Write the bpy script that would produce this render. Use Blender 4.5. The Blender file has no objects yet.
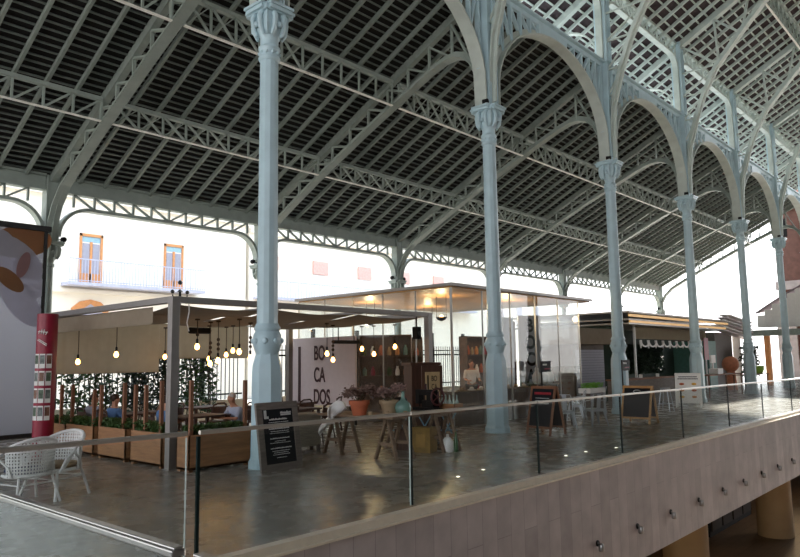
import bpy, math, random
from mathutils import Vector, Matrix, Euler
random.seed(7)
SC = bpy.context.scene
COL = SC.collection
pi = math.pi
V = Vector

# ------------------------------------------------------------------ camera
H = 1.7687
yaw, pitch, roll, FPX = 0.730208, 0.117588, -0.01491, 698.95
f_ = V((math.cos(yaw)*math.cos(pitch), math.sin(yaw)*math.cos(pitch), math.sin(pitch)))
r0 = V((math.sin(yaw), -math.cos(yaw), 0)); u0 = r0.cross(f_)
r_ = r0*math.cos(roll)+u0*math.sin(roll); u_ = -r0*math.sin(roll)+u0*math.cos(roll)
cam = bpy.data.objects.new('camera', bpy.data.cameras.new('camera'))
COL.objects.link(cam)
cam.matrix_world = Matrix(((r_.x, u_.x, -f_.x, 0), (r_.y, u_.y, -f_.y, 0), (r_.z, u_.z, -f_.z, H), (0, 0, 0, 1)))
cam.data.sensor_width = 36; cam.data.lens = FPX*36/800
cam.data.clip_start = .05; cam.data.clip_end = 500
SC.camera = cam

# ------------------------------------------------------------------ world, sun, exposure
w = bpy.data.worlds.new('sky'); SC.world = w; w.use_nodes = True
nt = w.node_tree; bg = nt.nodes['Background']
tc = nt.nodes.new('ShaderNodeTexCoord'); sp = nt.nodes.new('ShaderNodeSeparateXYZ'); rp = nt.nodes.new('ShaderNodeValToRGB')
nt.links.new(tc.outputs['Generated'], sp.inputs[0]); nt.links.new(sp.outputs['Z'], rp.inputs[0]); nt.links.new(rp.outputs[0], bg.inputs[0])
rp.color_ramp.elements[0].position = 0.0; rp.color_ramp.elements[0].color = (1, .97, .95, 1)
rp.color_ramp.elements[1].position = .7; rp.color_ramp.elements[1].color = (.62, .78, 1, 1)
bg.inputs[1].default_value = 3.2
sun = bpy.data.objects.new('sun', bpy.data.lights.new('sun', 'SUN')); COL.objects.link(sun)
sun.data.energy = 17.0; sun.data.angle = math.radians(1.5); sun.data.color = (1, .93, .84)
sd = V((.75, .02, .36)).normalized()          # towards the sun
sun.rotation_euler = sd.to_track_quat('Z', 'Y').to_euler()
SC.view_settings.view_transform = 'Standard'; SC.view_settings.look = 'None'
SC.view_settings.gamma = 1; SC.view_settings.use_curve_mapping = False
SC.view_settings.exposure = 0.2
SC.cycles.max_bounces = 8; SC.cycles.diffuse_bounces = 5; SC.cycles.glossy_bounces = 4
SC.cycles.transparent_max_bounces = 16; SC.cycles.transmission_bounces = 6
SC.cycles.sample_clamp_indirect = 6

# ------------------------------------------------------------------ materials
def lin(h):
    h = h.lstrip('#'); c = [int(h[i:i+2], 16)/255 for i in (0, 2, 4)]
    return tuple((x/12.92 if x <= .04045 else ((x+.055)/1.055)**2.4) for x in c)+(1,)
def mat(name, col, rough=.6, metal=0, var=.12, scale=8, bump=0, spec=.5, stretch=None, emit=None, es=1, alpha=None):
    m = bpy.data.materials.new(name); m.use_nodes = True
    nt = m.node_tree; b = nt.nodes['Principled BSDF']
    c = lin(col) if isinstance(col, str) else tuple(col)+(1,)
    b.inputs['Roughness'].default_value = rough; b.inputs['Metallic'].default_value = metal
    b.inputs['Specular IOR Level'].default_value = spec
    tc = nt.nodes.new('ShaderNodeTexCoord'); n = nt.nodes.new('ShaderNodeTexNoise')
    n.inputs['Scale'].default_value = scale; n.inputs['Detail'].default_value = 4
    src = tc.outputs['Object']
    if stretch:
        mp = nt.nodes.new('ShaderNodeMapping'); mp.inputs['Scale'].default_value = stretch
        nt.links.new(src, mp.inputs[0]); src = mp.outputs[0]
    nt.links.new(src, n.inputs['Vector'])
    r = nt.nodes.new('ShaderNodeValToRGB')
    r.color_ramp.elements[0].position = .3; r.color_ramp.elements[1].position = .7
    r.color_ramp.elements[0].color = tuple(x*(1-var) for x in c[:3])+(1,)
    r.color_ramp.elements[1].color = tuple(min(1, x*(1+var)) for x in c[:3])+(1,)
    nt.links.new(n.outputs['Fac'], r.inputs[0]); nt.links.new(r.outputs[0], b.inputs['Base Color'])
    if bump:
        bp = nt.nodes.new('ShaderNodeBump'); bp.inputs['Strength'].default_value = bump; bp.inputs['Distance'].default_value = .02
        nt.links.new(n.outputs['Fac'], bp.inputs['Height']); nt.links.new(bp.outputs[0], b.inputs['Normal'])
    if emit:
        b.inputs['Emission Color'].default_value = lin(emit); b.inputs['Emission Strength'].default_value = es
    return m
def glass(name, tint=(.93, .96, .95), rough=0.0, haze=0, hazecol=(.8, .8, .8)):
    m = bpy.data.materials.new(name); m.use_nodes = True; nt = m.node_tree
    nt.nodes.remove(nt.nodes['Principled BSDF']); out = nt.nodes['Material Output']
    t = nt.nodes.new('ShaderNodeBsdfTransparent'); t.inputs[0].default_value = tint+(1,)
    g = nt.nodes.new('ShaderNodeBsdfGlossy'); g.inputs['Roughness'].default_value = rough
    ge = nt.nodes.new('ShaderNodeNewGeometry'); dt = nt.nodes.new('ShaderNodeVectorMath'); dt.operation = 'DOT_PRODUCT'
    nt.links.new(ge.outputs['Normal'], dt.inputs[0]); nt.links.new(ge.outputs['Incoming'], dt.inputs[1])
    def mth(op, a, b=None):
        n = nt.nodes.new('ShaderNodeMath'); n.operation = op
        for i, q in enumerate((a, b)):
            if q is None: continue
            if isinstance(q, (int, float)): n.inputs[i].default_value = q
            else: nt.links.new(q, n.inputs[i])
        return n.outputs[0]
    fr_ = mth('ADD', mth('MULTIPLY', mth('POWER', mth('SUBTRACT', 1.0, mth('ABSOLUTE', dt.outputs['Value'])), 5.0), .96), .04)
    mx = nt.nodes.new('ShaderNodeMixShader'); L = nt.links.new
    L(fr_, mx.inputs[0]); L(g.outputs[0], mx.inputs[2])
    if haze:
        d = nt.nodes.new('ShaderNodeBsdfDiffuse'); d.inputs[0].default_value = hazecol+(1,)
        tl = nt.nodes.new('ShaderNodeBsdfTranslucent'); tl.inputs[0].default_value = hazecol+(1,)
        a = nt.nodes.new('ShaderNodeMixShader'); a.inputs[0].default_value = .5; L(d.outputs[0], a.inputs[1]); L(tl.outputs[0], a.inputs[2])
        h = nt.nodes.new('ShaderNodeMixShader'); h.inputs[0].default_value = haze; L(t.outputs[0], h.inputs[1]); L(a.outputs[0], h.inputs[2])
        L(h.outputs[0], mx.inputs[1])
    else: L(t.outputs[0], mx.inputs[1])
    L(mx.outputs[0], out.inputs[0]); return m
def cloth_mat(name, col, trans=.4):
    m = mat(name, col, .9, var=.08, scale=5, spec=.1); nt = m.node_tree; b = nt.nodes['Principled BSDF']; out = nt.nodes['Material Output']
    tl = nt.nodes.new('ShaderNodeBsdfTranslucent'); tl.inputs[0].default_value = lin(col)
    mx = nt.nodes.new('ShaderNodeMixShader'); mx.inputs[0].default_value = trans
    nt.links.new(b.outputs[0], mx.inputs[1]); nt.links.new(tl.outputs[0], mx.inputs[2]); nt.links.new(mx.outputs[0], out.inputs[0]); return m
def brick_mat(name, c1, c2, cm, bw, bh, mortar, rough=.5, rot=(0, 0, 0), offset=.5, spec=.5, noisev=.25, bump=.3, roughvar=0):
    m = bpy.data.materials.new(name); m.use_nodes = True; nt = m.node_tree; b = nt.nodes['Principled BSDF']; L = nt.links.new
    tc = nt.nodes.new('ShaderNodeTexCoord'); mp = nt.nodes.new('ShaderNodeMapping'); mp.inputs['Rotation'].default_value = rot
    br = nt.nodes.new('ShaderNodeTexBrick'); br.inputs['Scale'].default_value = 1; br.offset = offset
    br.inputs['Brick Width'].default_value = bw; br.inputs['Row Height'].default_value = bh
    br.inputs['Mortar Size'].default_value = mortar; br.inputs['Color1'].default_value = lin(c1); br.inputs['Color2'].default_value = lin(c2); br.inputs['Mortar'].default_value = lin(cm)
    br.inputs['Bias'].default_value = 0
    L(tc.outputs['Object'], mp.inputs[0]); L(mp.outputs[0], br.inputs['Vector'])
    n = nt.nodes.new('ShaderNodeTexNoise'); n.inputs['Scale'].default_value = 2.5; n.inputs['Detail'].default_value = 8; L(tc.outputs['Object'], n.inputs['Vector'])
    r = nt.nodes.new('ShaderNodeMapRange'); r.inputs[1].default_value = .3; r.inputs[2].default_value = .7; r.inputs[3].default_value = 1-noisev; r.inputs[4].default_value = 1+noisev
    L(n.outputs['Fac'], r.inputs[0])
    mu = nt.nodes.new('ShaderNodeVectorMath'); mu.operation = 'SCALE'; L(br.outputs['Color'], mu.inputs[0]); L(r.outputs[0], mu.inputs['Scale']); L(mu.outputs[0], b.inputs['Base Color'])
    b.inputs['Roughness'].default_value = rough; b.inputs['Specular IOR Level'].default_value = spec
    if roughvar:
        r2 = nt.nodes.new('ShaderNodeMapRange'); r2.inputs[1].default_value = .35; r2.inputs[2].default_value = .65; r2.inputs[3].default_value = rough-roughvar; r2.inputs[4].default_value = rough+roughvar
        L(n.outputs['Fac'], r2.inputs[0]); L(r2.outputs[0], b.inputs['Roughness'])
    bp = nt.nodes.new('ShaderNodeBump'); bp.inputs['Strength'].default_value = bump; bp.inputs['Distance'].default_value = .01
    L(br.outputs['Fac'], bp.inputs['Height']); bp.invert = True; L(bp.outputs[0], b.inputs['Normal'])
    return m

M_col = mat('column_paint_skylit', '#b5ced6', .38, var=.07, scale=3, bump=.05)  # same paint as the roof iron; sky light put in as blue
M_iron = mat('roof_iron_paint_dim', '#98a39b', .5, var=.10, scale=3, bump=.05)  # same paint as the columns, greyed for its warmer, dimmer light
M_nave = mat('nave_iron_lit', '#bcc8c1', .5, var=.08, scale=3)  # lighter copy of the roof iron; the nave's brighter light put into colour
M_soffit = mat('arch_iron_lit', '#b9c2bb', .5, var=.08, scale=3)  # roof iron lightened; the lit look of the soffit is in the colour
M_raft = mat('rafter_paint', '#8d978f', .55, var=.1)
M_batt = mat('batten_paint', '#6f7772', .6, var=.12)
M_flange = mat('pale_flange', '#f0efe6', .45, var=.05)  # bottom flange coloured paler than the rest of the girder
M_deck = mat('dark_roof_boards', '#1c1a19', .8, var=.3, scale=4)
M_deckn = mat('nave_roof_boards', '#3f3336', .8, var=.3, scale=4)
M_zinc = mat('zinc_roof', '#dcdedb', .6, var=.08)
M_floor = brick_mat('stone_floor', '#a0978b', '#928a7e', '#6f685f', 1.2, .6, .005, rough=.27, offset=.37, noisev=.10, bump=.05, roughvar=.02, spec=.5)
M_fascia = brick_mat('pink_stone_cladding', '#b9afac', '#a39996', '#8d8381', 2.1, .34, .004, rough=.6, rot=(pi/2, 0, pi/2), offset=.31, noisev=.15)
M_sill = mat('beige_sill', '#e2d8c2', .4, var=.06)
M_steel = mat('brushed_steel', '#a9a7a3', .32, metal=.85, var=.06, scale=4)
M_dsteel = mat('dark_steel', '#3b3a3a', .4, metal=.6, var=.1)
M_glass = glass('balustrade_glass')
M_kglass = glass('kiosk_glass', (.94, .96, .96))
M_edge = mat('glass_edge', '#0a1f1e', .6, var=.05, spec=.1)
M_edgel = mat('pale_glass_edge', '#c5cfcb', .15, var=.05)
M_facade = mat('cream_facade', '#e9e2d4', .8, var=.04, scale=1)
M_orange = mat('orange_timber', '#c98a55', .6, var=.1)
M_shut = mat('grey_shutter', '#9b9aa5', .7, var=.06)
M_black = mat('black_iron', '#141414', .6, var=.1, spec=.2)
M_leaf = mat('leaf_green', '#3a5424', .6, var=.4, scale=9)
M_leafd = mat('dark_leaf', '#26361f', .6, var=.4, scale=9)
M_pine = mat('planter_timber', '#966b46', .6, var=.25, scale=2.2, stretch=(1, 1, 9), bump=.15)
M_pinev = mat('stake_timber', '#80553a', .6, var=.2, scale=3, stretch=(8, 8, 1))
M_oldwood = mat('old_grey_wood', '#6f665e', .75, var=.25, scale=4, stretch=(1, 1, 6), bump=.2)
M_darkwood = mat('dark_brown_wood', '#4a3024', .5, var=.25, scale=3, stretch=(6, 6, 1))
M_chalk = mat('chalkboard', '#1f2124', .85, var=.12, spec=.15)
M_white = mat('white_paint', '#e8e6e2', .5, var=.03)
M_rattan = mat('white_rattan', '#dcdbd8', .55, var=.05, scale=30, bump=.2)
M_panelw = mat('offwhite_panel', '#cdbfc0', .6, var=.03)
M_maroon = mat('maroon_letters', '#3a1518', .6, var=.05)
M_crim = mat('crimson_panel', '#8c1230', .4, var=.08)
M_canvas = cloth_mat('taupe_canvas', '#a29584', .35)
M_blind = cloth_mat('beige_blind', '#b4a78f', .45)
M_frame = mat('grey_aluminium', '#8d8884', .4, metal=.5, var=.05)
M_terra = mat('terracotta', '#b5613f', .75, var=.12)
M_beige = mat('beige_clay', '#a18a6c', .8, var=.12)
M_timber = mat('timber_soffit', '#b98a50', .45, var=.2, scale=2, stretch=(1, 8, 1))
M_skin = mat('skin', '#b98468', .55, var=.05)
M_bulb = mat('bulb_glow', '#ffcf80', .3, emit='#ffb860', es=14)
M_brick = brick_mat('red_brick', '#7d3c2c', '#602c22', '#6b4a40', .25, .075, .01, rough=.8, rot=(pi/2, 0, pi/2))
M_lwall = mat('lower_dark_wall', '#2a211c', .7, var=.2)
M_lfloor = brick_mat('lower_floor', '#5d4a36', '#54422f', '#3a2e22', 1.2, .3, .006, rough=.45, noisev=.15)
M_beigecol = mat('beige_plaster', '#b49b76', .7, var=.06, scale=2)

# ------------------------------------------------------------------ mesh builder
class MB:
    def __init__(s): s.v = []; s.f = []; s.m = []; s.mi = 0; s.smooth = []
    def add(s, vs, fs, smooth=False):
        o = len(s.v); s.v += [tuple(v) for v in vs]; s.f += [tuple(i+o for i in f) for f in fs]; s.m += [s.mi]*len(fs); s.smooth += [smooth]*len(fs); return s
    def box(s, a, b):
        x0, y0, z0 = a; x1, y1, z1 = b
        return s.add([(x0, y0, z0), (x1, y0, z0), (x1, y1, z0), (x0, y1, z0), (x0, y0, z1), (x1, y0, z1), (x1, y1, z1), (x0, y1, z1)],
                     [(0, 3, 2, 1), (4, 5, 6, 7), (0, 1, 5, 4), (1, 2, 6, 5), (2, 3, 7, 6), (3, 0, 4, 7)])
    def cbox(s, c, d): return s.box([c[i]-d[i]/2 for i in range(3)], [c[i]+d[i]/2 for i in range(3)])
    def bar(s, p, q, w, t, side=(0, 0, 1)):
        """w along side, t across"""
        p = V(p); q = V(q); d = (q-p).normalized(); sd = V(side); sd = (sd-d*sd.dot(d))
        if sd.length < 1e-5: sd = V((1, 0, 0)) if abs(d.x) < .9 else V((0, 1, 0)); sd = sd-d*sd.dot(d)
        sd.normalize(); n = d.cross(sd)
        vs = [e+sd*w/2*i+n*t/2*j for e in (p, q) for i, j in ((-1, -1), (1, -1), (1, 1), (-1, 1))]
        return s.add(vs, [(0, 1, 2, 3), (7, 6, 5, 4), (0, 4, 5, 1), (1, 5, 6, 2), (2, 6, 7, 3), (3, 7, 4, 0)])
    def sweep(s, pts, side, w, t, closed=False):
        """strip along pts: w along side, thickness t"""
        pts = [V(p) for p in pts]; sd = V(side).normalized(); n = len(pts); vs = []
        for i, p in enumerate(pts):
            d = (pts[min(i+1, n-1)]-pts[max(i-1, 0)]).normalized(); nn = sd.cross(d).normalized()
            vs += [p-sd*w/2-nn*t/2, p+sd*w/2-nn*t/2, p+sd*w/2+nn*t/2, p-sd*w/2+nn*t/2]
        fs = [(0, 1, 2, 3), (4*n-1, 4*n-2, 4*n-3, 4*n-4)]
        for i in range(n-1):
            a = 4*i; fs += [(a+j, a+4+j, a+4+(j+1) % 4, a+(j+1) % 4) for j in range(4)]
        return s.add(vs, fs)
    def tube(s, pts, r, n=8, caps=True):
        pts = [V(p) for p in pts]; N = len(pts); vs = []; rr = r if isinstance(r, (list, tuple)) else [r]*N
        d0 = (pts[1]-pts[0]).normalized(); a = d0.orthogonal().normalized()
        for i, p in enumerate(pts):
            d = (pts[min(i+1, N-1)]-pts[max(i-1, 0)]).normalized(); a = (a-d*a.dot(d)).normalized(); b = d.cross(a)
            vs += [p+(a*math.cos(2*pi*k/n)+b*math.sin(2*pi*k/n))*rr[i] for k in range(n)]
        fs = [(i*n+k, i*n+(k+1) % n, (i+1)*n+(k+1) % n, (i+1)*n+k) for i in range(N-1) for k in range(n)]
        if caps: fs += [tuple(range(n))[::-1], tuple(range((N-1)*n, N*n))]
        return s.add(vs, fs, True)
    def lathe(s, prof, c=(0, 0, 0), n=16, ph=0, smooth=True, ax='z', sx=1, sy=1):
        vs = []
        for r, z in prof:
            for k in range(n):
                a = 2*pi*(k+ph)/n; x, y = r*math.cos(a)*sx, r*math.sin(a)*sy
                vs.append((c[0]+x, c[1]+y, c[2]+z) if ax == 'z' else (c[0]+x, c[1]+z, c[2]+y) if ax == 'y' else (c[0]+z, c[1]+x, c[2]+y))
        N = len(prof); fs = [(i*n+k, i*n+(k+1) % n, (i+1)*n+(k+1) % n, (i+1)*n+k) for i in range(N-1) for k in range(n)]
        fs += [tuple(range(n))[::-1], tuple(range((N-1)*n, N*n))]
        return s.add(vs, fs, smooth)
    def ball(s, c, r, n=10, sz=1, sxy=(1, 1)):
        m = max(4, n//2); prof = [(max(1e-4, r*math.sin(pi*i/m)), -r*sz*math.cos(pi*i/m)) for i in range(m+1)]
        return s.lathe(prof, c, n, sx=sxy[0], sy=sxy[1])
    def quad(s, a, b, c, d): return s.add([a, b, c, d], [(0, 1, 2, 3)])
    def prism(s, poly, z0, z1, ax='z'):
        n = len(poly)
        def P(p, z): return (p[0], p[1], z) if ax == 'z' else (z, p[0], p[1]) if ax == 'x' else (p[0], z, p[1])
        vs = [P(p, z0) for p in poly]+[P(p, z1) for p in poly]
        return s.add(vs, [tuple(range(n))[::-1], tuple(range(n, 2*n))]+[(i, (i+1) % n, n+(i+1) % n, n+i) for i in range(n)])
    def leaves(s, n, fn, size=.06):
        for _ in range(n):
            c = V(fn()); a = V((random.gauss(0, 1), random.gauss(0, 1), random.gauss(0, 1))).normalized(); b = a.orthogonal().normalized()*.5
            z = size*random.uniform(.6, 1.3); s.add([c-a*z, c+b*z, c+a*z, c-b*z], [(0, 1, 2, 3)])
        return s
    def build(s, name, mats, parent=None, bevel=0, loc=None, rotz=0):
        me = bpy.data.meshes.new(name); me.from_pydata(s.v, [], s.f)
        mats = mats if isinstance(mats, (list, tuple)) else [mats]
        for m in mats: me.materials.append(m)
        if len(mats) > 1: me.polygons.foreach_set('material_index', s.m)
        me.polygons.foreach_set('use_smooth', s.smooth); me.update()
        import bmesh
        bm = bmesh.new(); bm.from_mesh(me); bmesh.ops.recalc_face_normals(bm, faces=bm.faces); bm.to_mesh(me); bm.free()
        if any(s.smooth):
            me.set_sharp_from_angle(angle=math.radians(42))
        o = bpy.data.objects.new(name, me); COL.objects.link(o)
        if parent: o.parent = parent
        if loc is not None: o.location = loc
        if rotz: o.rotation_euler.z = rotz
        if bevel:
            b = o.modifiers.new('bevel', 'BEVEL'); b.width = bevel; b.segments = 2; b.limit_method = 'ANGLE'
        return o
def tag(o, label, cat=None, group=None, kind=None):
    o['label'] = label
    if cat: o['category'] = cat
    if group: o['group'] = group
    if kind: o['kind'] = kind
    return o
def thing(name, label, cat, loc=(0, 0, 0), rotz=0, group=None):
    o = bpy.data.objects.new(name, None); COL.objects.link(o); o.location = loc; o.rotation_euler = (0, 0, rotz); o.empty_display_size = .2
    return tag(o, label, cat, group)
def struct(name, mb, m, label=None, parent=None):
    o = mb.build(name, m, parent)
    if not parent: o['kind'] = 'structure'
    if label: o['label'] = label
    return o
KIDS = {}
def dup(root, loc, rotz=0, label=None, group=None, scale=None):
    def cp(o, parent):
        c = o.copy(); COL.objects.link(c)
        if parent: c.parent = parent
        for k in o.children: cp(k, c)
        return c
    r = cp(root, None); r.location = loc; r.rotation_euler = (0, 0, rotz)
    if scale: r.scale = scale if isinstance(scale, tuple) else (scale,)*3
    if label: r['label'] = label
    if group: r['group'] = group
    return r
FONT = None
def text(s, parent, loc, rz, size, m, sx=1, ext=.004, align='CENTER', rx=pi/2, name='lettering', spacing=1, bold=0):
    c = bpy.data.curves.new(name, 'FONT'); c.body = s; c.size = size; c.extrude = ext; c.align_x = align; c.align_y = 'CENTER'; c.space_character = spacing
    c.materials.append(m); c.offset = bold; tmp = bpy.data.objects.new(name, c); COL.objects.link(tmp); bpy.context.view_layer.update()
    me = bpy.data.meshes.new_from_object(tmp.evaluated_get(bpy.context.evaluated_depsgraph_get())); bpy.data.objects.remove(tmp)
    if not me.materials: me.materials.append(m)
    o = bpy.data.objects.new(name, me); COL.objects.link(o); o.parent = parent
    o.location = loc; o.rotation_euler = (rx, 0, rz); o.scale = (sx, 1, 1); return o
def arc(c, r, a0, a1, n, fn):
    return [fn(c[0]+r*math.cos(a0+(a1-a0)*i/n), c[1]+r*math.sin(a0+(a1-a0)*i/n)) for i in range(n+1)]

X1, YA, YB, BAY = 7.552, 9.889, 19.434, 7.0
A = lambda k: X1+BAY*(k-1)
roofz = lambda y: 6.9+.5*(YB-y)             # aisle roof plane
navez = lambda y: 14.72+.545*(9.77-abs(y))   # nave roof plane
ORD = {0: 'off the left edge', 1: 'nearest, leftmost', 2: 'second nearest', 3: 'third', 4: 'fourth', 5: 'fifth', 6: 'sixth', 7: 'farthest'}

# ------------------------------------------------------------------ setting: floors, fascia, lower level, street
b = MB().box((-14, 5.62, -.45), (75, 24, 0)); struct('floor', b, M_floor, 'polished grey stone floor of the market aisle')
b = MB().box((-14, 5.60, -1.87), (75, 5.9, -.085)); struct('wall_fascia', b, M_fascia, 'pinkish stone cladding on the edge of the floor opening')
b = MB().box((-14, 5.56, -.085), (75, 5.66, -.06)); b.box((-14, 5.60, -.06), (75, 5.72, .02)); struct('trim_1', b, M_sill, 'beige stone sill that carries the glass balustrade')
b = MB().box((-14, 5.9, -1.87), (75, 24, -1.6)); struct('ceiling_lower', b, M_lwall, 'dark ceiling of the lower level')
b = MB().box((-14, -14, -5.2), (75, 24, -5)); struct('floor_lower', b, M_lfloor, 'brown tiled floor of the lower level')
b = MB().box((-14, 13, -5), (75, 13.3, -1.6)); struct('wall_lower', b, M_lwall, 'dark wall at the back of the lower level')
b = MB().box((-60, 24, -.3), (160, 90, -.02)); b.box((75, -60, -.3), (160, 24, -.02)); struct('floor_street', b, mat('street_paving', '#b5aea2', .8, scale=1), 'pale street paving outside')
# ------------------------------------------------------------------ roofs
def clip_rafters(parent, y0, y1, zf, k, n, m, w=.07, h=.12, mbname='rafter'):
    for i in range(1, n):
        x = A(k)+BAY*i/n
        MB().bar((x, y0, zf(y0)-h/2-.02), (x, y1, zf(y1)-h/2-.02), w, h, (1, 0, 0)).build(mbname, m, parent)
for k in range(0, 7):
    xa, xb = A(k), A(k+1)
    b = MB(); b.mi = 0
    for s, (za, zb) in enumerate(((.10, .04),)):
        b.add([(xa, YB+.5, roofz(YB+.5)+.04), (xb, YB+.5, roofz(YB+.5)+.04), (xb, YA+.1, roofz(YA+.1)+.04), (xa, YA+.1, roofz(YA+.1)+.04)], [(0, 1, 2, 3)])
    b.mi = 1; b.add([(xa, YB+.5, roofz(YB+.5)+.16), (xb, YB+.5, roofz(YB+.5)+.16), (xb, YA+.1, roofz(YA+.1)+.16), (xa, YA+.1, roofz(YA+.1)+.16)], [(0, 1, 2, 3)])
    deck = b.build('ceiling_aisle', [M_deck, M_zinc]); tag(deck, 'dark boarded aisle roof, bay %d from the left' % (k+1), kind='structure')
    bb = MB(); y = YB-.15
    while y > YA+.1:
        bb.bar((xa, y, roofz(y)-.005), (xb, y, roofz(y)-.005), .04, .04, (0, -1, .5)); y -= .178
    bb.build('batten_rows', M_batt, deck)
    clip_rafters(deck, YB, YA+.1, roofz, k, 10, M_raft)
for k in range(1, 8):
    xa, xb = A(k), A(k+1)
    b = MB(); 
    for (z, mi) in ((.04, 0), (.16, 1)):
        b.mi = mi
        b.add([(xa, 12.7, navez(12.7)+z), (xb, 12.7, navez(12.7)+z), (xb, 0, navez(0)+z), (xa, 0, navez(0)+z)], [(0, 1, 2, 3)])
        b.add([(xa, -12.7, navez(12.7)+z), (xb, -12.7, navez(12.7)+z), (xb, 0, navez(0)+z), (xa, 0, navez(0)+z)], [(0, 1, 2, 3)])
    deck = b.build('ceiling_nave', [M_deckn, M_zinc]); tag(deck, 'high nave roof of boards and battens, bay %d from the near end' % k, kind='structure')
    bb = MB(); y = 12.6
    while y > 0:
        bb.bar((xa, y, navez(y)-.005), (xb, y, navez(y)-.005), .065, .05, (0, -1, .545)); y -= .34
    bb.build('batten_rows', M_nave, deck)
    clip_rafters(deck, 12.7, 0, navez, k, 9, M_nave, w=.07, h=.12)
# rest of the nave and opposite aisle roof: behind the camera, shades the hall
b = MB()
for sg in (1, -1): b.add([(-20, sg*12.7, navez(12.7)+.1), (A(1), sg*12.7, navez(12.7)+.1), (A(1), 0, navez(0)+.1), (-20, 0, navez(0)+.1)], [(0, 1, 2, 3)])
b.add([(-20, YB+.5, roofz(YB+.5)+.1), (A(0), YB+.5, roofz(YB+.5)+.1), (A(0), YA, roofz(YA)+.1), (-20, YA, roofz(YA)+.1)], [(0, 1, 2, 3)])
struct('ceiling_rear', b, M_deckn, 'roof over the part of the hall behind the viewer')
b = MB(); b.add([(-20, -YB-.5, roofz(YB+.5)+.1), (A(8), -YB-.5, roofz(YB+.5)+.1), (A(8), -YA, roofz(YA)+.1), (-20, -YA, roofz(YA)+.1)], [(0, 1, 2, 3)])
struct('ceiling_opposite', b, M_deckn, 'roof of the opposite aisle')
b = MB().box((-14, -24, -.45), (75, -5.6, 0)); struct('floor_opposite', b, M_floor, 'stone floor of the opposite side')

def lattice(mb, P0, P1, Q0, Q1, n, w, t, side, style='N'):
    """web between bottom chord P0-P1 and top chord Q0-Q1"""
    P0, P1, Q0, Q1 = map(V, (P0, P1, Q0, Q1))
    for i in range(n+1):
        a = P0.lerp(P1, i/n); c = Q0.lerp(Q1, i/n); mb.bar(a, c, w, t, side)
        if i < n:
            a2 = P0.lerp(P1, (i+1)/n); c2 = Q0.lerp(Q1, (i+1)/n)
            fwd = (i < n/2)
            if style == 'X': mb.bar(a, c2, w, t*.8, side); mb.bar(c, a2, w, t*.8, side)
            elif fwd: mb.bar(c, a2, w, t, side)
            else: mb.bar(a, c2, w, t, side)

BW = ['first', 'second', 'third', 'fourth', 'fifth', 'sixth', 'seventh', 'eighth']
# aisle trusses, one per column pair
CH = [(19.36, 5.15), (19.26, 5.6), (19.02, 6.05), (18.55, 6.5), (17.9, 6.85), (16.65, 7.5), (14.3, 8.62), (12.4, 9.45), (11.7, 9.74), (11.25, 9.88), (10.9, 9.9), (10.6, 9.8), (10.35, 9.55), (10.18, 9.2), (10.12, 8.75), (10.1, 8.3)]
def chz(y):
    for (a, b) in zip(CH, CH[1:]):
        if b[0] <= y <= a[0]: return a[1]+(b[1]-a[1])*(a[0]-y)/max(1e-6, a[0]-b[0])
    return 9
def aisle_truss(k, label):
    t = thing('roof_truss', label, 'roof truss', (A(k), YB, 0), group=None)
    L = lambda y, z, x=0: (x, y-YB, z)
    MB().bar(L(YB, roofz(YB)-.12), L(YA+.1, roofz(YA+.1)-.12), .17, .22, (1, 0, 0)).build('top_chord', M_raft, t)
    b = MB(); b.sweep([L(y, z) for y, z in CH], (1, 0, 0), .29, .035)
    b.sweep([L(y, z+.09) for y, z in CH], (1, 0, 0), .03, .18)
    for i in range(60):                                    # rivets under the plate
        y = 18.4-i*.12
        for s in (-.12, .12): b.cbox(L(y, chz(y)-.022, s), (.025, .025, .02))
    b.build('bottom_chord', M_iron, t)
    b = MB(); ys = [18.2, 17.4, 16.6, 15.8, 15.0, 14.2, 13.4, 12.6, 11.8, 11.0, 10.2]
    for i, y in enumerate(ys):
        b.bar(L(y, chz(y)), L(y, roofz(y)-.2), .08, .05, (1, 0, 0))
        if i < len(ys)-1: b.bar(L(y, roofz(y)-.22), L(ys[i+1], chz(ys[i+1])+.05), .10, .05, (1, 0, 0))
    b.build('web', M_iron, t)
    return t
names = ['first', 'second', 'third', 'fourth', 'fifth', 'sixth', 'farthest']
for k in range(1, 8):
    aisle_truss(k, 'sloping riveted iron truss of the aisle roof, %s of seven from the left' % names[k-1])
# purlin lattices
def purlin(k, y, z0, z1, label, n=10, grp='aisle'):
    t = thing('lattice_purlin', label, 'roof girder', (A(k), y, 0))
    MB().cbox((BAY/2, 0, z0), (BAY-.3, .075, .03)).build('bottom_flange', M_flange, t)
    MB().cbox((BAY/2, 0, z1), (BAY-.3, .14, .09)).build('top_flange', M_iron, t)
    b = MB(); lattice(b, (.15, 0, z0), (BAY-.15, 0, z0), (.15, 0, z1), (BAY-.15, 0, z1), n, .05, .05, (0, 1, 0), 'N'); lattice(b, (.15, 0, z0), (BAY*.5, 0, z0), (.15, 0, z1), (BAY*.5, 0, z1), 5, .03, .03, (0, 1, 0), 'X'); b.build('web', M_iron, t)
    return t
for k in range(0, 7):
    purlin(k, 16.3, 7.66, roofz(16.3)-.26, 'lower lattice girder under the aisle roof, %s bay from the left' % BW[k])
    purlin(k, 13.1, 9.1, roofz(13.1)-.26, 'upper lattice girder under the aisle roof, %s bay from the left' % BW[k])

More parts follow.
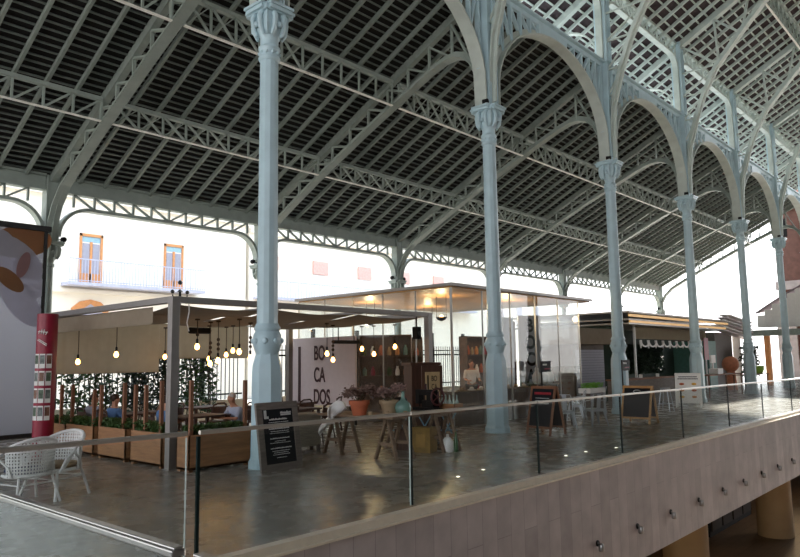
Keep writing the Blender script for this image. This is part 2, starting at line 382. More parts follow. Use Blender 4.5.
# eave girders on the street side
def eave_girder(k):
    t = thing('eave_girder', 'street side eave girder with open lattice, %s bay from the left' % BW[k], 'roof girder', (A(k), YB, 0))
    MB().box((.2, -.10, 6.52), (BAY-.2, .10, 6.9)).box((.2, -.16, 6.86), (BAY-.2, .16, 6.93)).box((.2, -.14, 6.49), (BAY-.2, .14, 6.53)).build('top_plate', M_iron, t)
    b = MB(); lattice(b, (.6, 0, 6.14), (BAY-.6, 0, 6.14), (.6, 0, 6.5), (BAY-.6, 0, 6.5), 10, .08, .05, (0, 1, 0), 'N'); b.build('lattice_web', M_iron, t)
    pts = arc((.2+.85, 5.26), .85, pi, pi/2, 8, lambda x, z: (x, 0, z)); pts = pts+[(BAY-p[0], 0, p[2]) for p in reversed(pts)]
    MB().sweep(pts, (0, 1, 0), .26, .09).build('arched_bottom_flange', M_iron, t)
for k in range(0, 7): eave_girder(k)

# ------------------------------------------------------------------ columns
def capital(mb, z, s=1.0):
    mb.lathe([(.165*s, z-.62*s), (.17*s, z-.52*s), (.23*s, z-.44*s), (.245*s, z-.2*s)], n=16)
    mb.lathe([(.22*s, z-.5*s), (.33*s, z-.42*s), (.35*s, z-.1*s)], n=4, ph=.5, smooth=False)
    for a in range(4):
        R = Matrix.Rotation(a*pi/2+0, 3, 'Z')
        def T(p): return R @ V(p)
        for sy in (-.1, .1):                               # scrolled brackets on every face
            pr = [T((.25*s, sy*s, z-.12*s)), T((.30*s, sy*s, z-.2*s)), T((.275*s, sy*s, z-.40*s)), T((.21*s, sy*s, z-.52*s))]
            mb.tube(pr, [.055*s, .05*s, .045*s, .03*s], 8)
        mb.ball(T((.29*s, 0, z-.34*s)), .06*s, 8); 
    mb.box((-.36*s, -.24*s, z-.1*s), (.36*s, .24*s, z)); mb.box((-.24*s, -.36*s, z-.1*s), (.24*s, .36*s, z)); mb.box((-.30*s, -.30*s, z-.12*s), (.30*s, .30*s, z-.02*s))
    mb.box((-.39*s, -.26*s, z-.03*s), (.39*s, .26*s, z+.02*s)); mb.box((-.26*s, -.39*s, z-.03*s), (.26*s, .39*s, z+.02*s))
def column_A():
    t = thing('iron_column', '', 'column', (A(1), YA, 0))
    MB().lathe([(.31, 0), (.31, .12), (.285, .16), (.275, .2), (.262, 1.62), (.25, 1.74), (.215, 1.86), (.2, 1.93)], n=8, ph=.5, smooth=False).build('pedestal', M_col, t)
    b = MB().lathe([(.19, 1.9), (.2, 1.95), (.22, 2.0), (.245, 2.08), (.25, 2.16), (.235, 2.26), (.205, 2.32), (.225, 2.35), (.23, 2.38), (.205, 2.42), (.195, 2.45)], n=20)
    for i in range(8):
        a = 2*pi*i/8; b.ball((.235*math.cos(a), .235*math.sin(a), 2.15), .055, 8)
    b.build('banded_ring', M_col, t)
    MB().lathe([(.185, 2.4), (.18, 3), (.165, 7.3)], n=12, smooth=False).build('shaft', M_col, t)
    b = MB().lathe([(.165, 7.22), (.195, 7.25), (.2, 7.29), (.18, 7.32), (.18, 7.42), (.2, 7.45), (.195, 7.49), (.165, 7.52), (.165, 7.6)], n=20)
    for i in range(10):
        a = 2*pi*i/10; b.ball((.18*math.cos(a), .18*math.sin(a), 7.37), .035, 6)
    b.build('collar', M_col, t)
    b = MB(); capital(b, 8.19); b.build('capital', M_col, t)
    b = MB().box((-.16, -.15, 8.2), (.16, .15, 14.75))
    for sx in (-1, 1):
        b.box((sx*.18-.02, -.2, 8.2), (sx*.18+.02, .2, 14.7)); b.box((sx*.10-.03, -.19, 8.2), (sx*.10+.03, .19, 14.7))
    for i in range(64):                                    # rivet rows
        z = 8.35+i*.1
        for sx in (-.13, .13): b.cbox((sx, -.192, z), (.02, .015, .02))
    b.build('pier', M_col, t)
    MB().box((-.25, -.24, 11.62), (.25, .24, 11.7)).box((-.22, -.22, 14.6), (.22, .22, 14.72)).build('pier_collar', M_col, t)
    for s in (-1, 1):
        MB().lathe([(.03, 0), (.07, .02), (.08, .14), (.03, .16)], (s*.27, -.2, 8.3), 10, ax='y').bar((s*.27, -.2, 8.22), (s*.27, -.1, 8.3), .03, .03).build('floodlight', M_black, t)
    return t
colA = column_A()
where = ['large pale blue iron column in front of the pergola, nearest and leftmost', 'pale blue iron column before the glass kiosk, second from the left', 'pale blue iron column with a small black sign, third from the left',
         'pale blue iron column beside the white menu board, fourth from the left', 'pale blue iron column, fifth from the left', 'pale blue iron column nearest the brick tower, sixth from the left', 'pale blue iron column at the far right end of the row']
colA['label'] = where[0]; colA['group'] = 'iron columns along the nave'
for k in range(2, 8): dup(colA, (A(k), YA, 0), 0, where[k-1], 'iron columns along the nave')
def column_B():
    t = thing('eave_column', '', 'column', (A(1), YB, 0))
    MB().lathe([(.24, 0), (.24, .1), (.2, .16), (.19, 1.2), (.15, 1.35)], n=8, ph=.5, smooth=False).build('pedestal', M_iron, t)
    MB().lathe([(.14, 1.3), (.17, 1.5), (.17, 1.6), (.135, 1.7), (.12, 4.4), (.15, 4.42), (.15, 4.5), (.12, 4.52), (.12, 4.6)], n=12).build('shaft', M_iron, t)
    b = MB(); capital(b, 5.08, .85); b.build('capital', M_iron, t)
    b = MB().box((-.15, -.13, 5.08), (.15, .13, 6.9)); 
    for sx in (-1, 1): b.box((sx*.16-.02, -.16, 5.08), (sx*.16+.02, .16, 6.9))
    b.build('pier', M_iron, t)
    for s in (-1, 1): MB().lathe([(.03, 0), (.07, .02), (.08, .12), (.03, .14)], (s*.36, -.1, 5.2), 8, ax='y').bar((s*.36, 0, 5.2), (0, 0, 5.15), .03, .03).build('floodlight', M_black, t)
    return t
colB = column_B()
wb = ['grey iron eave column beside the frosted panel, leftmost of the street row', 'grey iron eave column hidden behind the nearest blue column', 'grey iron eave column rising behind the glass kiosk roof', 'grey iron eave column behind the second blue column',
      'grey iron eave column seen through the right side of the glass kiosk', 'grey iron eave column behind the third blue column', 'grey iron eave column at the far corner of the aisle roof']
colB['label'] = wb[0]; colB['group'] = 'street side columns'
for k in range(2, 8): dup(colB, (A(k), YB, 0), 0, wb[k-1], 'street side columns')

# ------------------------------------------------------------------ arcade arches between the nave columns
def arcade(k):
    t = thing('arcade_arch', '', 'arch', (A(k), YA, 0))
    hw = BAY/2; rr = hw-.3
    pts = [(.3, 0, 8.22), (.31, 0, 8.6)]+[(hw-rr*math.cos(a), 0, 8.75+(2.45)*math.sin(a)) for a in [pi/2*i/12 for i in range(1, 13)]]
    pts = pts+[(BAY-p[0], 0, p[2]) for p in reversed(pts[:-1])]
    b = MB().sweep(pts, (0, 1, 0), .36, .04); b.sweep([(p[0]*1.0+(hw-p[0])*-.02, 0, p[2]+.08) for p in pts], (0, 1, 0), .05, .16)
    b.build('arch_rib', M_soffit, t)
    MB().box((.2, -.05, 11.46), (BAY-.2, .05, 11.62)).box((.2, -.16, 11.6), (BAY-.2, .16, 11.66)).box((2.7, -.05, 11.2), (BAY-2.7, .05, 11.5)).build('girder_plate', M_col, t)
    def az(x):
        c = min(1, abs(hw-x)/rr); return 8.75+2.45*math.sqrt(max(0, 1-c*c))
    xs = [.35, .75, 1.2, 1.7, 2.2, 2.7]
    for sd_ in (1, -1):
        b = MB()
        for i, x in enumerate(xs):
            xx = x if sd_ == 1 else BAY-x
            b.bar((xx, 0, az(xx)), (xx, 0, 11.5), .12, .06, (0, 1, 0))
            if i < len(xs)-1:
                x2 = xx+sd_*(xs[i+1]-x); b.bar((xx, 0, 11.48), (x2, 0, az(x2)), .10, .05, (0, 1, 0))
        b.build('spandrel_web', M_col, t)
    return t
ar = arcade(0); ar['label'] = 'riveted iron arch springing left from the nearest blue column'; ar['group'] = 'arches of the nave arcade'
for k in range(1, 7): dup(ar, (A(k), YA, 0), 0, 'riveted iron arch between the %s and %s blue columns' % ((names[k-1]), (names[k])), 'arches of the nave arcade')

# nave eave girder and its rounded frame
def nave_eave(k):
    t = thing('nave_eave_girder', 'lattice girder under the high nave eave, %s bay from the near end' % BW[k-1], 'roof girder', (A(k), YA, 0))
    MB().box((.2, -.1, 14.62), (BAY-.2, .1, 14.72)).build('top_flange', M_nave, t)
    b = MB(); lattice(b, (.2, 0, 14.14), (BAY-.2, 0, 14.14), (.2, 0, 14.64), (BAY-.2, 0, 14.64), 14, .07, .045, (0, 1, 0), 'N'); b.build('lattice_web', M_nave, t)
    pts = [(.24, 0, 11.75)]+arc((.24+.6, 13.5), .6, pi, pi/2, 6, lambda x, z: (x, 0, z)); pts = pts+[(BAY-p[0], 0, p[2]) for p in reversed(pts)]
    MB().sweep(pts, (0, 1, 0), .22, .10).build('rounded_frame', M_nave, t)
for k in range(1, 7): nave_eave(k)
# nave ribs
RB = [(9.74, 8.22), (9.72, 9.0), (9.61, 10.1), (9.25, 11.3), (8.88, 12.26), (8.35, 13.24), (7.41, 14.31), (6.43, 15.35), (5.4, 16.2), (4.2, 16.95), (2.8, 17.6), (1.4, 18.0), (0, 18.15)]
def rbz(y):
    for (a, b) in zip(RB, RB[1:]):
        if b[0] <= y <= a[0]: return a[1]+(b[1]-a[1])*(a[0]-y)/max(1e-6, a[0]-b[0])
def nave_rib(k):
    t = thing('nave_rib', '', 'roof truss', (A(k), YA, 0))
    L = lambda y, z, x=0: (x, y-YA, z)
    full = RB+[(-y, z) for y, z in reversed(RB[:-1])]
    b = MB().sweep([L(y, z) for y, z in full], (1, 0, 0), .30, .05).sweep([L(y, z+.13) for y, z in full], (1, 0, 0), .06, .24); b.build('arched_rib', M_nave, t)
    b = MB().bar(L(YA, navez(YA)-.12), L(0, navez(0)-.12), .26, .24, (1, 0, 0)).bar(L(-YA, navez(YA)-.12), L(0, navez(0)-.12), .34, .2, (1, 0, 0)); b.build('rafter_chord', M_nave, t)
    for sg in (1, -1):
        b = MB(); cy = [9.7, 8.35, 6.95, 5.6, 4.3, 3.0, 1.7]; ry = [8.25, 7.35, 6.3, 5.0, 3.7, 2.4, 1.1]
        for i in range(7):
            b.bar(L(sg*cy[i], navez(cy[i])-.2), L(sg*ry[i], rbz(ry[i])), .12, .07, (1, 0, 0))
            if i < 6: b.bar(L(sg*ry[i], rbz(ry[i])), L(sg*cy[i+1], navez(cy[i+1])-.2), .12, .07, (1, 0, 0))
        for z0, z1 in ((9.6, 10.5), (10.5, 11.4), (11.4, 12.4), (12.4, 13.4)):
            yy = {10.5: 9.5, 11.4: 9.22, 12.4: 8.83, 13.4: 8.25}[z1]
            b.bar(L(sg*9.8, z0), L(sg*yy, z1), .07, .04, (1, 0, 0)); b.bar(L(sg*9.8, z1), L(sg*yy, z1), .07, .04, (1, 0, 0))
        b.build('web', M_nave, t)
    b = MB().bar(L(YA+.1, navez(YA)-.14), L(12.6, navez(12.6)-.14), .22, .22, (1, 0, 0)).bar(L(YA+.15, 12.0), L(12.1, navez(12.1)-.3), .08, .06, (1, 0, 0))
    b.sweep([L(YA+.2+1.1*(1-math.cos(a)), 11.9+1.2*math.sin(a)) for a in [pi/2*i/8 for i in range(9)]], (1, 0, 0), .2, .05); b.build('overhang_bracket', M_nave, t)
    return t
nr = nave_rib(1); nr['label'] = 'arched nave rib rising from the first blue column'; nr['group'] = 'arched ribs of the nave roof'
for k in range(2, 8): dup(nr, (A(k), YA, 0), 0, 'arched nave rib rising from the %s blue column' % names[k-1], 'arched ribs of the nave roof')
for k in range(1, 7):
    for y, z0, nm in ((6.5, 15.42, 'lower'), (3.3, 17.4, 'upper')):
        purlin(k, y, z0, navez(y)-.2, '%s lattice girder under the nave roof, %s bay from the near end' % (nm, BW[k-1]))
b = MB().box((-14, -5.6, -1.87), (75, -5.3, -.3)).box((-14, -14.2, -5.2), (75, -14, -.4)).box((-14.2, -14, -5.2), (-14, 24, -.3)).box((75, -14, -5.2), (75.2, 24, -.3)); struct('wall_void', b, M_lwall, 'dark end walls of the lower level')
b = MB().box((-20.4, -22, -.4), (-20, 24, 3.2)); struct('wall_rear_blocker', b, mat('rear_blocker_wall', '#a8998a', .85, scale=2), 'low unseen wall added behind the viewer to block glass reflections')  # added out of view, kept low to block only horizon reflections in glass
b = MB().box((-30, -30, -.3), (75, -27, 11)); struct('wall_opposite', b, mat('opposite_facade', '#4a4038', .8, scale=1), 'street front on the opposite side of the market')
# ------------------------------------------------------------------ buildings across the street
FY = 30.0
def facade_window(parent, x, z0, z1, w=1.0):
    f = MB().box((x-w/2, FY-.06, z0), (x-w/2+.09, FY+.1, z1)).box((x+w/2-.09, FY-.06, z0), (x+w/2, FY+.1, z1)).box((x-w/2, FY-.06, z1-.12), (x+w/2, FY+.1, z1)).box((x-.05, FY-.05, z0), (x+.05, FY+.1, z1-.35)).box((x-w/2, FY-.05, z0), (x+w/2, FY+.1, z0+.35*(z1-z0)*.55))
    f = f.build('balcony_door', M_orange, parent)
    p = MB()
    for s in (-1, 1): p.box((x+s*.22-.15, FY-.02, z0+.4), (x+s*.22+.15, FY+.1, z1-.42))
    p.build('shutter', M_shut, f)
    MB().box((x-w/2+.09, FY-.01, z1-.36), (x+w/2-.09, FY+.1, z1-.12)).build('transom_pane', M_pale_blue, f)
M_pale_blue = mat('pale_blue_pane', '#8fb4c4', .2)
M_bal = mat('lavender_railing', '#b7b9cc', .5)
bA = thing('townhouse', 'cream townhouse with tall timber balcony doors across the street', 'building', (0, 0, 0))
b = MB().box((-6, FY, 0), (21.5, FY+8, 13)).box((-6, FY-.25, 8.9), (21.5, FY, 9.15)).box((-6, FY-.12, 4.85), (21.5, FY, 5.02)); b.build('wall', M_facade, bA)
for x, z0, z1 in ((5.4, 5.3, 7.4), (9.3, 5.3, 7.4), (13.4, 5.3, 7.45), (17.35, 5.3, 7.45), (13.4, 9.4, 11.5), (17.35, 9.4, 11.5)): facade_window(bA, x, z0, z1)
b = MB().prism([(12.65, 2.6), (14.25, 2.6), (14.25, 4.2), (13.9, 4.5), (13.45, 4.6), (13.0, 4.5), (12.65, 4.2)], FY-.05, FY+.1, 'y'); b.build('arched_shopfront', M_orange, bA)
MB().prism([(12.85, 2.6), (14.05, 2.6), (14.05, 4.0), (13.45, 4.4), (12.85, 4.0)], FY-.08, FY-.04, 'y').build('shopfront_pane', M_shut, bA)
for xa, xb in ((4, 10), (12.2, 18.6)):
    b = MB().box((xa, FY-.8, 5.12), (xb, FY, 5.25)).box((xa, FY-.8, 6.2), (xb, FY-.76, 6.24)).box((xa, FY-.8, 5.3), (xb, FY-.76, 5.33))
    n = int((xb-xa)/.13)
    for i in range(n+1): b.cbox((xa+i*(xb-xa)/n, FY-.78, 5.73), (.02, .02, .95))
    b.build('balcony', M_bal, bA)
bB = thing('apartment_house', 'pale apartment house with small blinds, right of the cream townhouse', 'building')
MB().box((21.7, FY, 0), (44, FY+9, 14)).box((21.7, FY-.2, 8.6), (44, FY, 8.85)).build('wall', M_facade, bB)
M_pinkblind = mat('pink_blind', '#d6aaa0', .7)
for x in (23, 26.6, 30.2, 33.8, 37.4):
    f = MB().box((x-.5, FY-.04, 5.3), (x+.5, FY+.05, 7.5)).build('window', M_white, bB)
    MB().box((x-.55, FY-.12, 6.75), (x+.55, FY-.02, 7.5)).build('roller_blind', M_pinkblind, f)
b = MB().box((22, FY-.7, 5.1), (41, FY, 5.22)).box((22, FY-.7, 6.05), (41, FY-.66, 6.1))
for i in range(100): b.cbox((22+i*.19, FY-.68, 5.6), (.02, .02, .9))
b.build('balcony', M_bal, bB)
bC = thing('corner_house', 'distant white house seen beyond the end of the aisle', 'building')
MB().box((46, FY+4, 0), (62, FY+12, 9)).build('wall', M_facade, bC)
for x in (48, 51, 54, 57): MB().box((x-.5, FY+3.95, 4.6), (x+.5, FY+4.05, 6.6)).build('window', M_shut, bC)

# brick end of the market
bt = thing('brick_tower', 'red brick gate tower standing beyond the right end of the hall', 'tower', (54, 12.3, 0))
MB().box((0, -3, 0), (3, -1.55, 12.6)).box((0, -1.55, 0), (3, .5, 11.8)).box((-.15, -3, 11.8), (3.1, .6, 12.2)).build('brick_wall', M_brick, bt)
MB().box((-.12, -3, 6.3), (0, .62, 6.9)).box((-.2, -.5, 0), (0, .7, 4.4)).build('stone_band', M_fascia, bt)
MB().box((-.02, -.35, 10.0), (.05, -.1, 11.3)).build('window_slit', M_black, bt)
bg_ = thing('brick_gable', 'sunlit pinkish brick gable high at the right edge behind the tower', 'gable', (60, 12.5, 0))
MB().prism([(-2.5, 0), (.8, 0), (.8, 13.2), (-.5, 16), (-2.5, 17.6)], 0, 1.5, 'x').build('gable_wall', mat('sunlit_brick', '#c98d7c', .8, scale=4), bg_)  # brick lightened to pink; sunlight put into its colour

# iron fence between the street columns and foliage behind it
def fence(xa, xb, y, label):
    t = thing('iron_fence', label, 'fence', (xa, y, 0)); L = xb-xa
    MB().box((0, -.15, 0), (L, .15, .6)).build('stone_plinth', M_facade, t)
    MB().box((0, -.02, 2.0), (L, .02, 2.06)).box((0, -.02, .75), (L, .02, .8)).box((0, -.02, 2.2), (L, .02, 2.24)).build('rail', M_black, t)
    b = MB(); n = int(L/.16)
    for i in range(n): b.cbox((.1+i*.16, 0, 1.5), (.022, .022, 1.8))
    b.build('bar_row', M_black, t, )
    for i in range(0, int(L/2.3)+1):
        if i*2.3 <= L: MB().cbox((i*2.3+.06, 0, 1.5), (.12, .12, 3.0)).build('post', M_black, t)
    return t
for k in range(0, 4): fence(A(k)+.4, A(k+1)-.4, 19.9, 'black iron street fence on a stone plinth, %s section from the left' % ['first', 'second', 'third', 'fourth'][k])
def shrub(cx, cy, rx, ry, z0, z1, n, m, label, size=.09, name='climbing_shrub'):
    t = thing(name, label, 'shrub', (cx, cy, 0))
    b = MB().leaves(n, lambda: (random.uniform(-rx, rx), random.uniform(-ry, ry), z0+(z1-z0)*random.random()**.8), size); b.build('foliage', m, t)
    b = MB()
    for i in range(5): x = random.uniform(-rx, rx)*.7; b.tube([(x, 0, 0), (x+.1, .05, z1*.4), (x-.05, 0, z1*.85)], .02, 5)
    b.build('stem', M_darkwood, t)
shrub(8.35, 18.3, .8, .2, .3, 2.2, 900, M_leaf, 'loose leafy shrub with light breaking through, behind the left of the pergola')
shrub(9.95, 18.3, .75, .25, .3, 2.3, 1500, M_leafd, 'dense dark shrub behind the middle of the pergola')
shrub(11.5, 18.4, .6, .25, .3, 2.4, 1100, M_leaf, 'shrub behind the grey pergola post')
sl = thing('street_lamp', 'ornate black iron street lamp poking above the pergola roof', 'lamp', (13.6, 23, 0))
b = MB().tube([(0, 0, 0), (0, 0, 4.4)], .05, 8).ball((0, 0, 4.75), .09, 8).lathe([(.12, 4.4), (.03, 4.5)], n=8)
for s in (-1, 1):
    b.tube([(0, 0, 4.1), (s*.25, 0, 4.0), (s*.3, 0, 4.3)], .025, 6).ball((s*.3, 0, 4.4), .08, 8)
b.build('lamp_post', M_black, sl)

# lower level
for i, (x, lab) in enumerate(((14.2, 'hidden'), (20.75, 'round beige column of the lower level below the stone edge'), (29.9, 'round beige column of the lower level at the right edge'))):
    if i: 
        c = MB().lathe([(.62, -5), (.62, -1.87)], (x, 7.2+.62, 0), 32).build('lower_column', M_beigecol); tag(c, lab, 'column')
dl = thing('lower_door', 'dark double door in the lower level', 'door', (37, 13, -5))
MB().box((-1.6, -.15, 0), (1.6, -.02, 2.9)).build('door_frame', M_dsteel, dl); 
for s in (-1, 1): MB().box((s*.75-.7, -.2, .05), (s*.75+.7, -.15, 2.75)).build('door_leaf', M_black, dl)
ds = thing('lower_shopfront', 'dark timber shopfront in the lower level', 'shopfront', (28, 9.6, -5))
MB().box((0, 0, 0), (5.2, .3, 3.1)).build('frame', M_black, ds)
for i in range(4): MB().box((.15+i*1.28, -.05, .2), (1.25+i*1.28, 0, 2.8)).build('pane', M_lwall, ds)
lp = thing('wall_lamp', 'round orange glowing wall lamp in the lower level', 'lamp', (20.9, 11.2, -3.6))
MB().ball((0, 0, 0), .5, 20, 1.5).build('globe', mat('orange_lamp', '#c07a3c', .5, emit='#d08040', es=.5), lp); MB().tube([(0, 0, .7), (0, 0, 2.0)], .03, 6).build('rod', M_black, lp)
for i, (x, y) in enumerate(((16, 3), (24, 2), (32, 3), (38, 9))):
    l = bpy.data.objects.new('downlight', bpy.data.lights.new('downlight', 'POINT')); COL.objects.link(l); l.location = (x, y if y > 5 else 7.5, -2.2); l.data.energy = 60; l.data.color = (1, .72, .42); l.data.shadow_soft_size = .15

# ------------------------------------------------------------------ balustrade along the opening
JX = [3.60, 6.53, 9.47, 12.38, 15.4, 18.49, 21.44, 24.6, 27.7, 30.8, 33.9, 37.0, 40.1]
def railz(x): return 1.145-.0062*(x-3.6) if x < 26 else 1.006
bl = ['first glass balustrade panel right of the gap', 'second glass balustrade panel, before the trestle tables', 'third glass balustrade panel, before the second blue column', 'fourth glass balustrade panel, before the metal chairs',
      'fifth glass balustrade panel, in front of the framed chalkboard', 'sixth glass balustrade panel, in front of the menu board', 'seventh glass balustrade panel from the gap', 'eighth glass balustrade panel from the gap']
def panel(xa, xb, label):
    t = thing('balustrade_panel', label, 'balustrade', (xa, 5.7, 0), group='glass balustrade panels'); L = xb-xa
    za, zb = railz(xa)-.03, railz(xb)-.03
    b = MB().add([(.0, -.008, .05), (L-.03, -.008, .05), (L-.03, -.008, zb), (0, -.008, za), (0, .008, .05), (L-.03, .008, .05), (L-.03, .008, zb), (0, .008, za)], [(0, 1, 2, 3), (5, 4, 7, 6)]); b.build('glass_pane', M_glass, t)
    MB().box((-.028, -.012, .05), (.004, .012, za)).build('dark_glass_edge', M_edge, t)['label'] = 'dark green glass edge'
    if 'left edge' in label or 'right of the gap' in label: MB().box((L-.036, -.009, .05), (L-.03, .009, zb)).build('pale_glass_edge', M_edgel, t)
    MB().sweep([(0.02, 0, za+.025), (L-.05, 0, zb+.025)], (0, 1, 0), .04, .02).tube([(0.0, 0, za+.035), (L-.03, 0, zb+.035)], .021, 10).build('handrail', M_railtop, t)
M_railtop = mat('satin_handrail', '#b9b3a8', .35, metal=.6, var=.05)
for i in range(len(JX)-1):
    panel(JX[i], JX[i+1], bl[i] if i < 8 else 'glass balustrade panel far along the opening, the %s from the far end' % ['', 'nearest', 'second', 'third', 'fourth', 'fifth'][len(JX)-1-i])
panel(-1.0, 3.5, 'glass balustrade panel at the left edge before the white chairs')
for x, y, lb in ((8.71, 6.67, 'leftmost of the five'), (9.5, 6.76, 'second from the left'), (11.74, 6.5, 'middle one'), (12.45, 6.47, 'second from the right'), (13.33, 6.27, 'rightmost of the five')):
    t = thing('floor_light', 'tiny round light set in the stone floor, ' + lb, 'floor light', (x, y, .001), group='small lights set in the floor')
    MB().lathe([(.05, 0), (.05, .004)], n=16).build('steel_ring', M_steel, t); MB().lathe([(.028, .004), (.028, .007)], n=12).build('lens', mat('white_glow', '#fff4e0', .4, emit='#fff0d8', es=4), t)
hr = thing('bridge_handrail', 'flat steel handrail crossing the lower left corner', 'handrail', (1.87, 3.12, 0))
MB().sweep([(0, 0, .87), (0, 2.45, .87)], (1, 0, 0), .075, .035).sweep([(0, 0, .894), (0, 2.45, .894)], (1, 0, 0), .055, .014).build('rail', M_steel, hr, bevel=.008)
MB().box((-.008, .08, .0), (.008, 2.4, .85)).build('glass_pane', M_glass, hr)
MB().box((-.02, .02, 0), (.02, .07, .86)).build('end_post', M_black, hr)
hr2 = thing('bridge_handrail', 'start of a second flat steel handrail at the bottom edge', 'handrail', (1.87, .6, 0))
MB().sweep([(0, 0, .87), (0, 2.36, .87)], (1, 0, 0), .075, .035).sweep([(0, 0, .894), (0, 2.36, .894)], (1, 0, 0), .055, .014).build('rail', M_steel, hr2, bevel=.008)
MB().box((-.008, .08, .0), (.008, 2.3, .85)).build('glass_pane', M_glass, hr2)
b = MB().box((.6, -1.5, -.3), (3.2, 5.62, -.02)); struct('floor_bridge', b, M_floor, 'stone floor of the footbridge')

for i in range(9):
    x = 11.03+1.575*i
    t = thing('wall_spotlight', 'small steel spotlight on the pink stone edge, %s' % ['leftmost', 'second from the left', 'third from the left', 'fourth from the left', 'middle one', 'fourth from the right', 'third from the right', 'second from the right', 'rightmost'][i], 'spotlight', (x, 5.6, -1.26-.008*i), group='spotlights on the stone edge')
    MB().lathe([(.05, 0), (.05, -.02)], n=12, ax='y').build('wall_plate', M_black, t)
    MB().tube([(0, -.01, 0), (.01, -.05, -.02)], .015, 6).lathe([(.03, .05), (.045, .03), (.05, -.06), (.04, -.075)], (.01, -.065, -.05), 12).build('lamp_head', M_steel, t)

# ------------------------------------------------------------------ frosted panel and crimson totem at the left
fp = thing('frosted_panel', 'large frosted glass screen with petal pattern at the left edge', 'screen', (-.2, 19.0, 0))
mf = glass('frosted_glass', (.85, .87, .9), .3, haze=.93, hazecol=(.56, .56, .6))
MB().box((0, -.01, .1), (7.45, .01, 5.3)).build('glass_pane', mf, fp)
MB().box((0, -.08, 5.28), (7.6, .08, 5.42)).box((7.44, -.05, 0), (7.52, .05, 5.3)).box((0, -.06, 0), (7.5, .06, .1)).build('frame', M_dsteel, fp)
PD = [0]
def petal(cx, cz, r, ang, L, m, name):
    PD[0] += .006; d = PD[0]
    pts = []
    for i in range(20):
        a = 2*pi*i/20; x = L*math.cos(a); z = r*math.sin(a); pts.append((cx+x*math.cos(ang)-z*math.sin(ang), cz+x*math.sin(ang)+z*math.cos(ang)))
    MB().prism(pts, -.014-d, -.012-d, 'y').build(name, m, fp)
mp_ = cloth_mat('white_petal_film', '#d9d7df', .7); mo_ = cloth_mat('orange_flower_film', '#e07a28', .7); mt_ = cloth_mat('tan_film', '#b98f6c', .7); mr_ = cloth_mat('red_film', '#c23428', .7); mk_ = cloth_mat('pink_film', '#c4a3a2', .7)
petal(6.9, 4.95, .42, .2, .75, mt_, 'tan_patch'); petal(6.75, 4.55, .42, -.6, .8, mp_, 'petal'); petal(6.55, 4.85, .22, 2.2, .42, mp_, 'petal'); petal(7.1, 4.05, .3, -1.1, .6, mp_, 'petal'); petal(6.95, 3.4, .35, -.9, .75, mp_, 'petal')
petal(6.65, 3.95, .2, -.7, .42, mt_, 'tan_patch'); petal(6.15, 3.95, .22, 1.2, .4, mo_, 'orange_flower'); petal(6.1, 4.95, .18, 1.4, .25, mr_, 'red_petal'); petal(6.95, 4.35, .14, 1.3, .35, mk_, 'pink_patch')
cr = thing('poster_totem', 'crimson advertising totem with rows of small photos by the pergola', 'totem', (5.79, 14.8, 0)); cr.scale = (.85, .85, .947)
MB().lathe([(.23, 0), (.23, 2.98)], n=24).build('drum', M_crim, cr)
mph = [mat('photo_%s' % n, c, .5, var=.5, scale=14) for n, c in (('grey', '#6d7470'), ('brown', '#75503f'), ('green', '#4c5c48'))]
for r in range(4):
    for c in (-1, 0, 1):
        a = -pi/2-.72+.62*c; z = 1.98-r*.36
        R = Matrix.Rotation(a, 3, 'Z')
        def pl(d0, w, h, zz):
            return [tuple(R @ V((d0, y, zz+dz))) for y, dz in ((-w, -h), (w, -h), (w, h), (-w, h))]
        k = MB(); k.add(pl(.236, .062, .15, z)+pl(.225, .062, .15, z), [(0, 1, 2, 3), (0, 4, 5, 1), (2, 6, 7, 3), (1, 5, 6, 2), (3, 7, 4, 0)]); card = k.build('photo_card', M_white, cr)
        k = MB(); k.add(pl(.240, .052, .09, z+.03)+pl(.234, .052, .09, z+.03), [(0, 1, 2, 3), (0, 4, 5, 1), (2, 6, 7, 3), (1, 5, 6, 2), (3, 7, 4, 0)]); k.build('photo', mph[(r+c) % 3], card)
b = MB()
for (x0, z0, x1, z1) in ((-.12, 2.42, .08, 2.3), (-.1, 2.44, .09, 2.33), (-.11, 2.55, -.08, 2.62), (-.05, 2.55, -.03, 2.65), (.0, 2.54, .02, 2.64), (.05, 2.53, .09, 2.6), (-.12, 2.6, .1, 2.58)):
    R = Matrix.Rotation(-.72, 3, 'Z'); b.bar(R @ V((x0, -.24, z0)), R @ V((x1, -.24, z1)), .014, .02)
b.build('white_mark', M_white, cr)

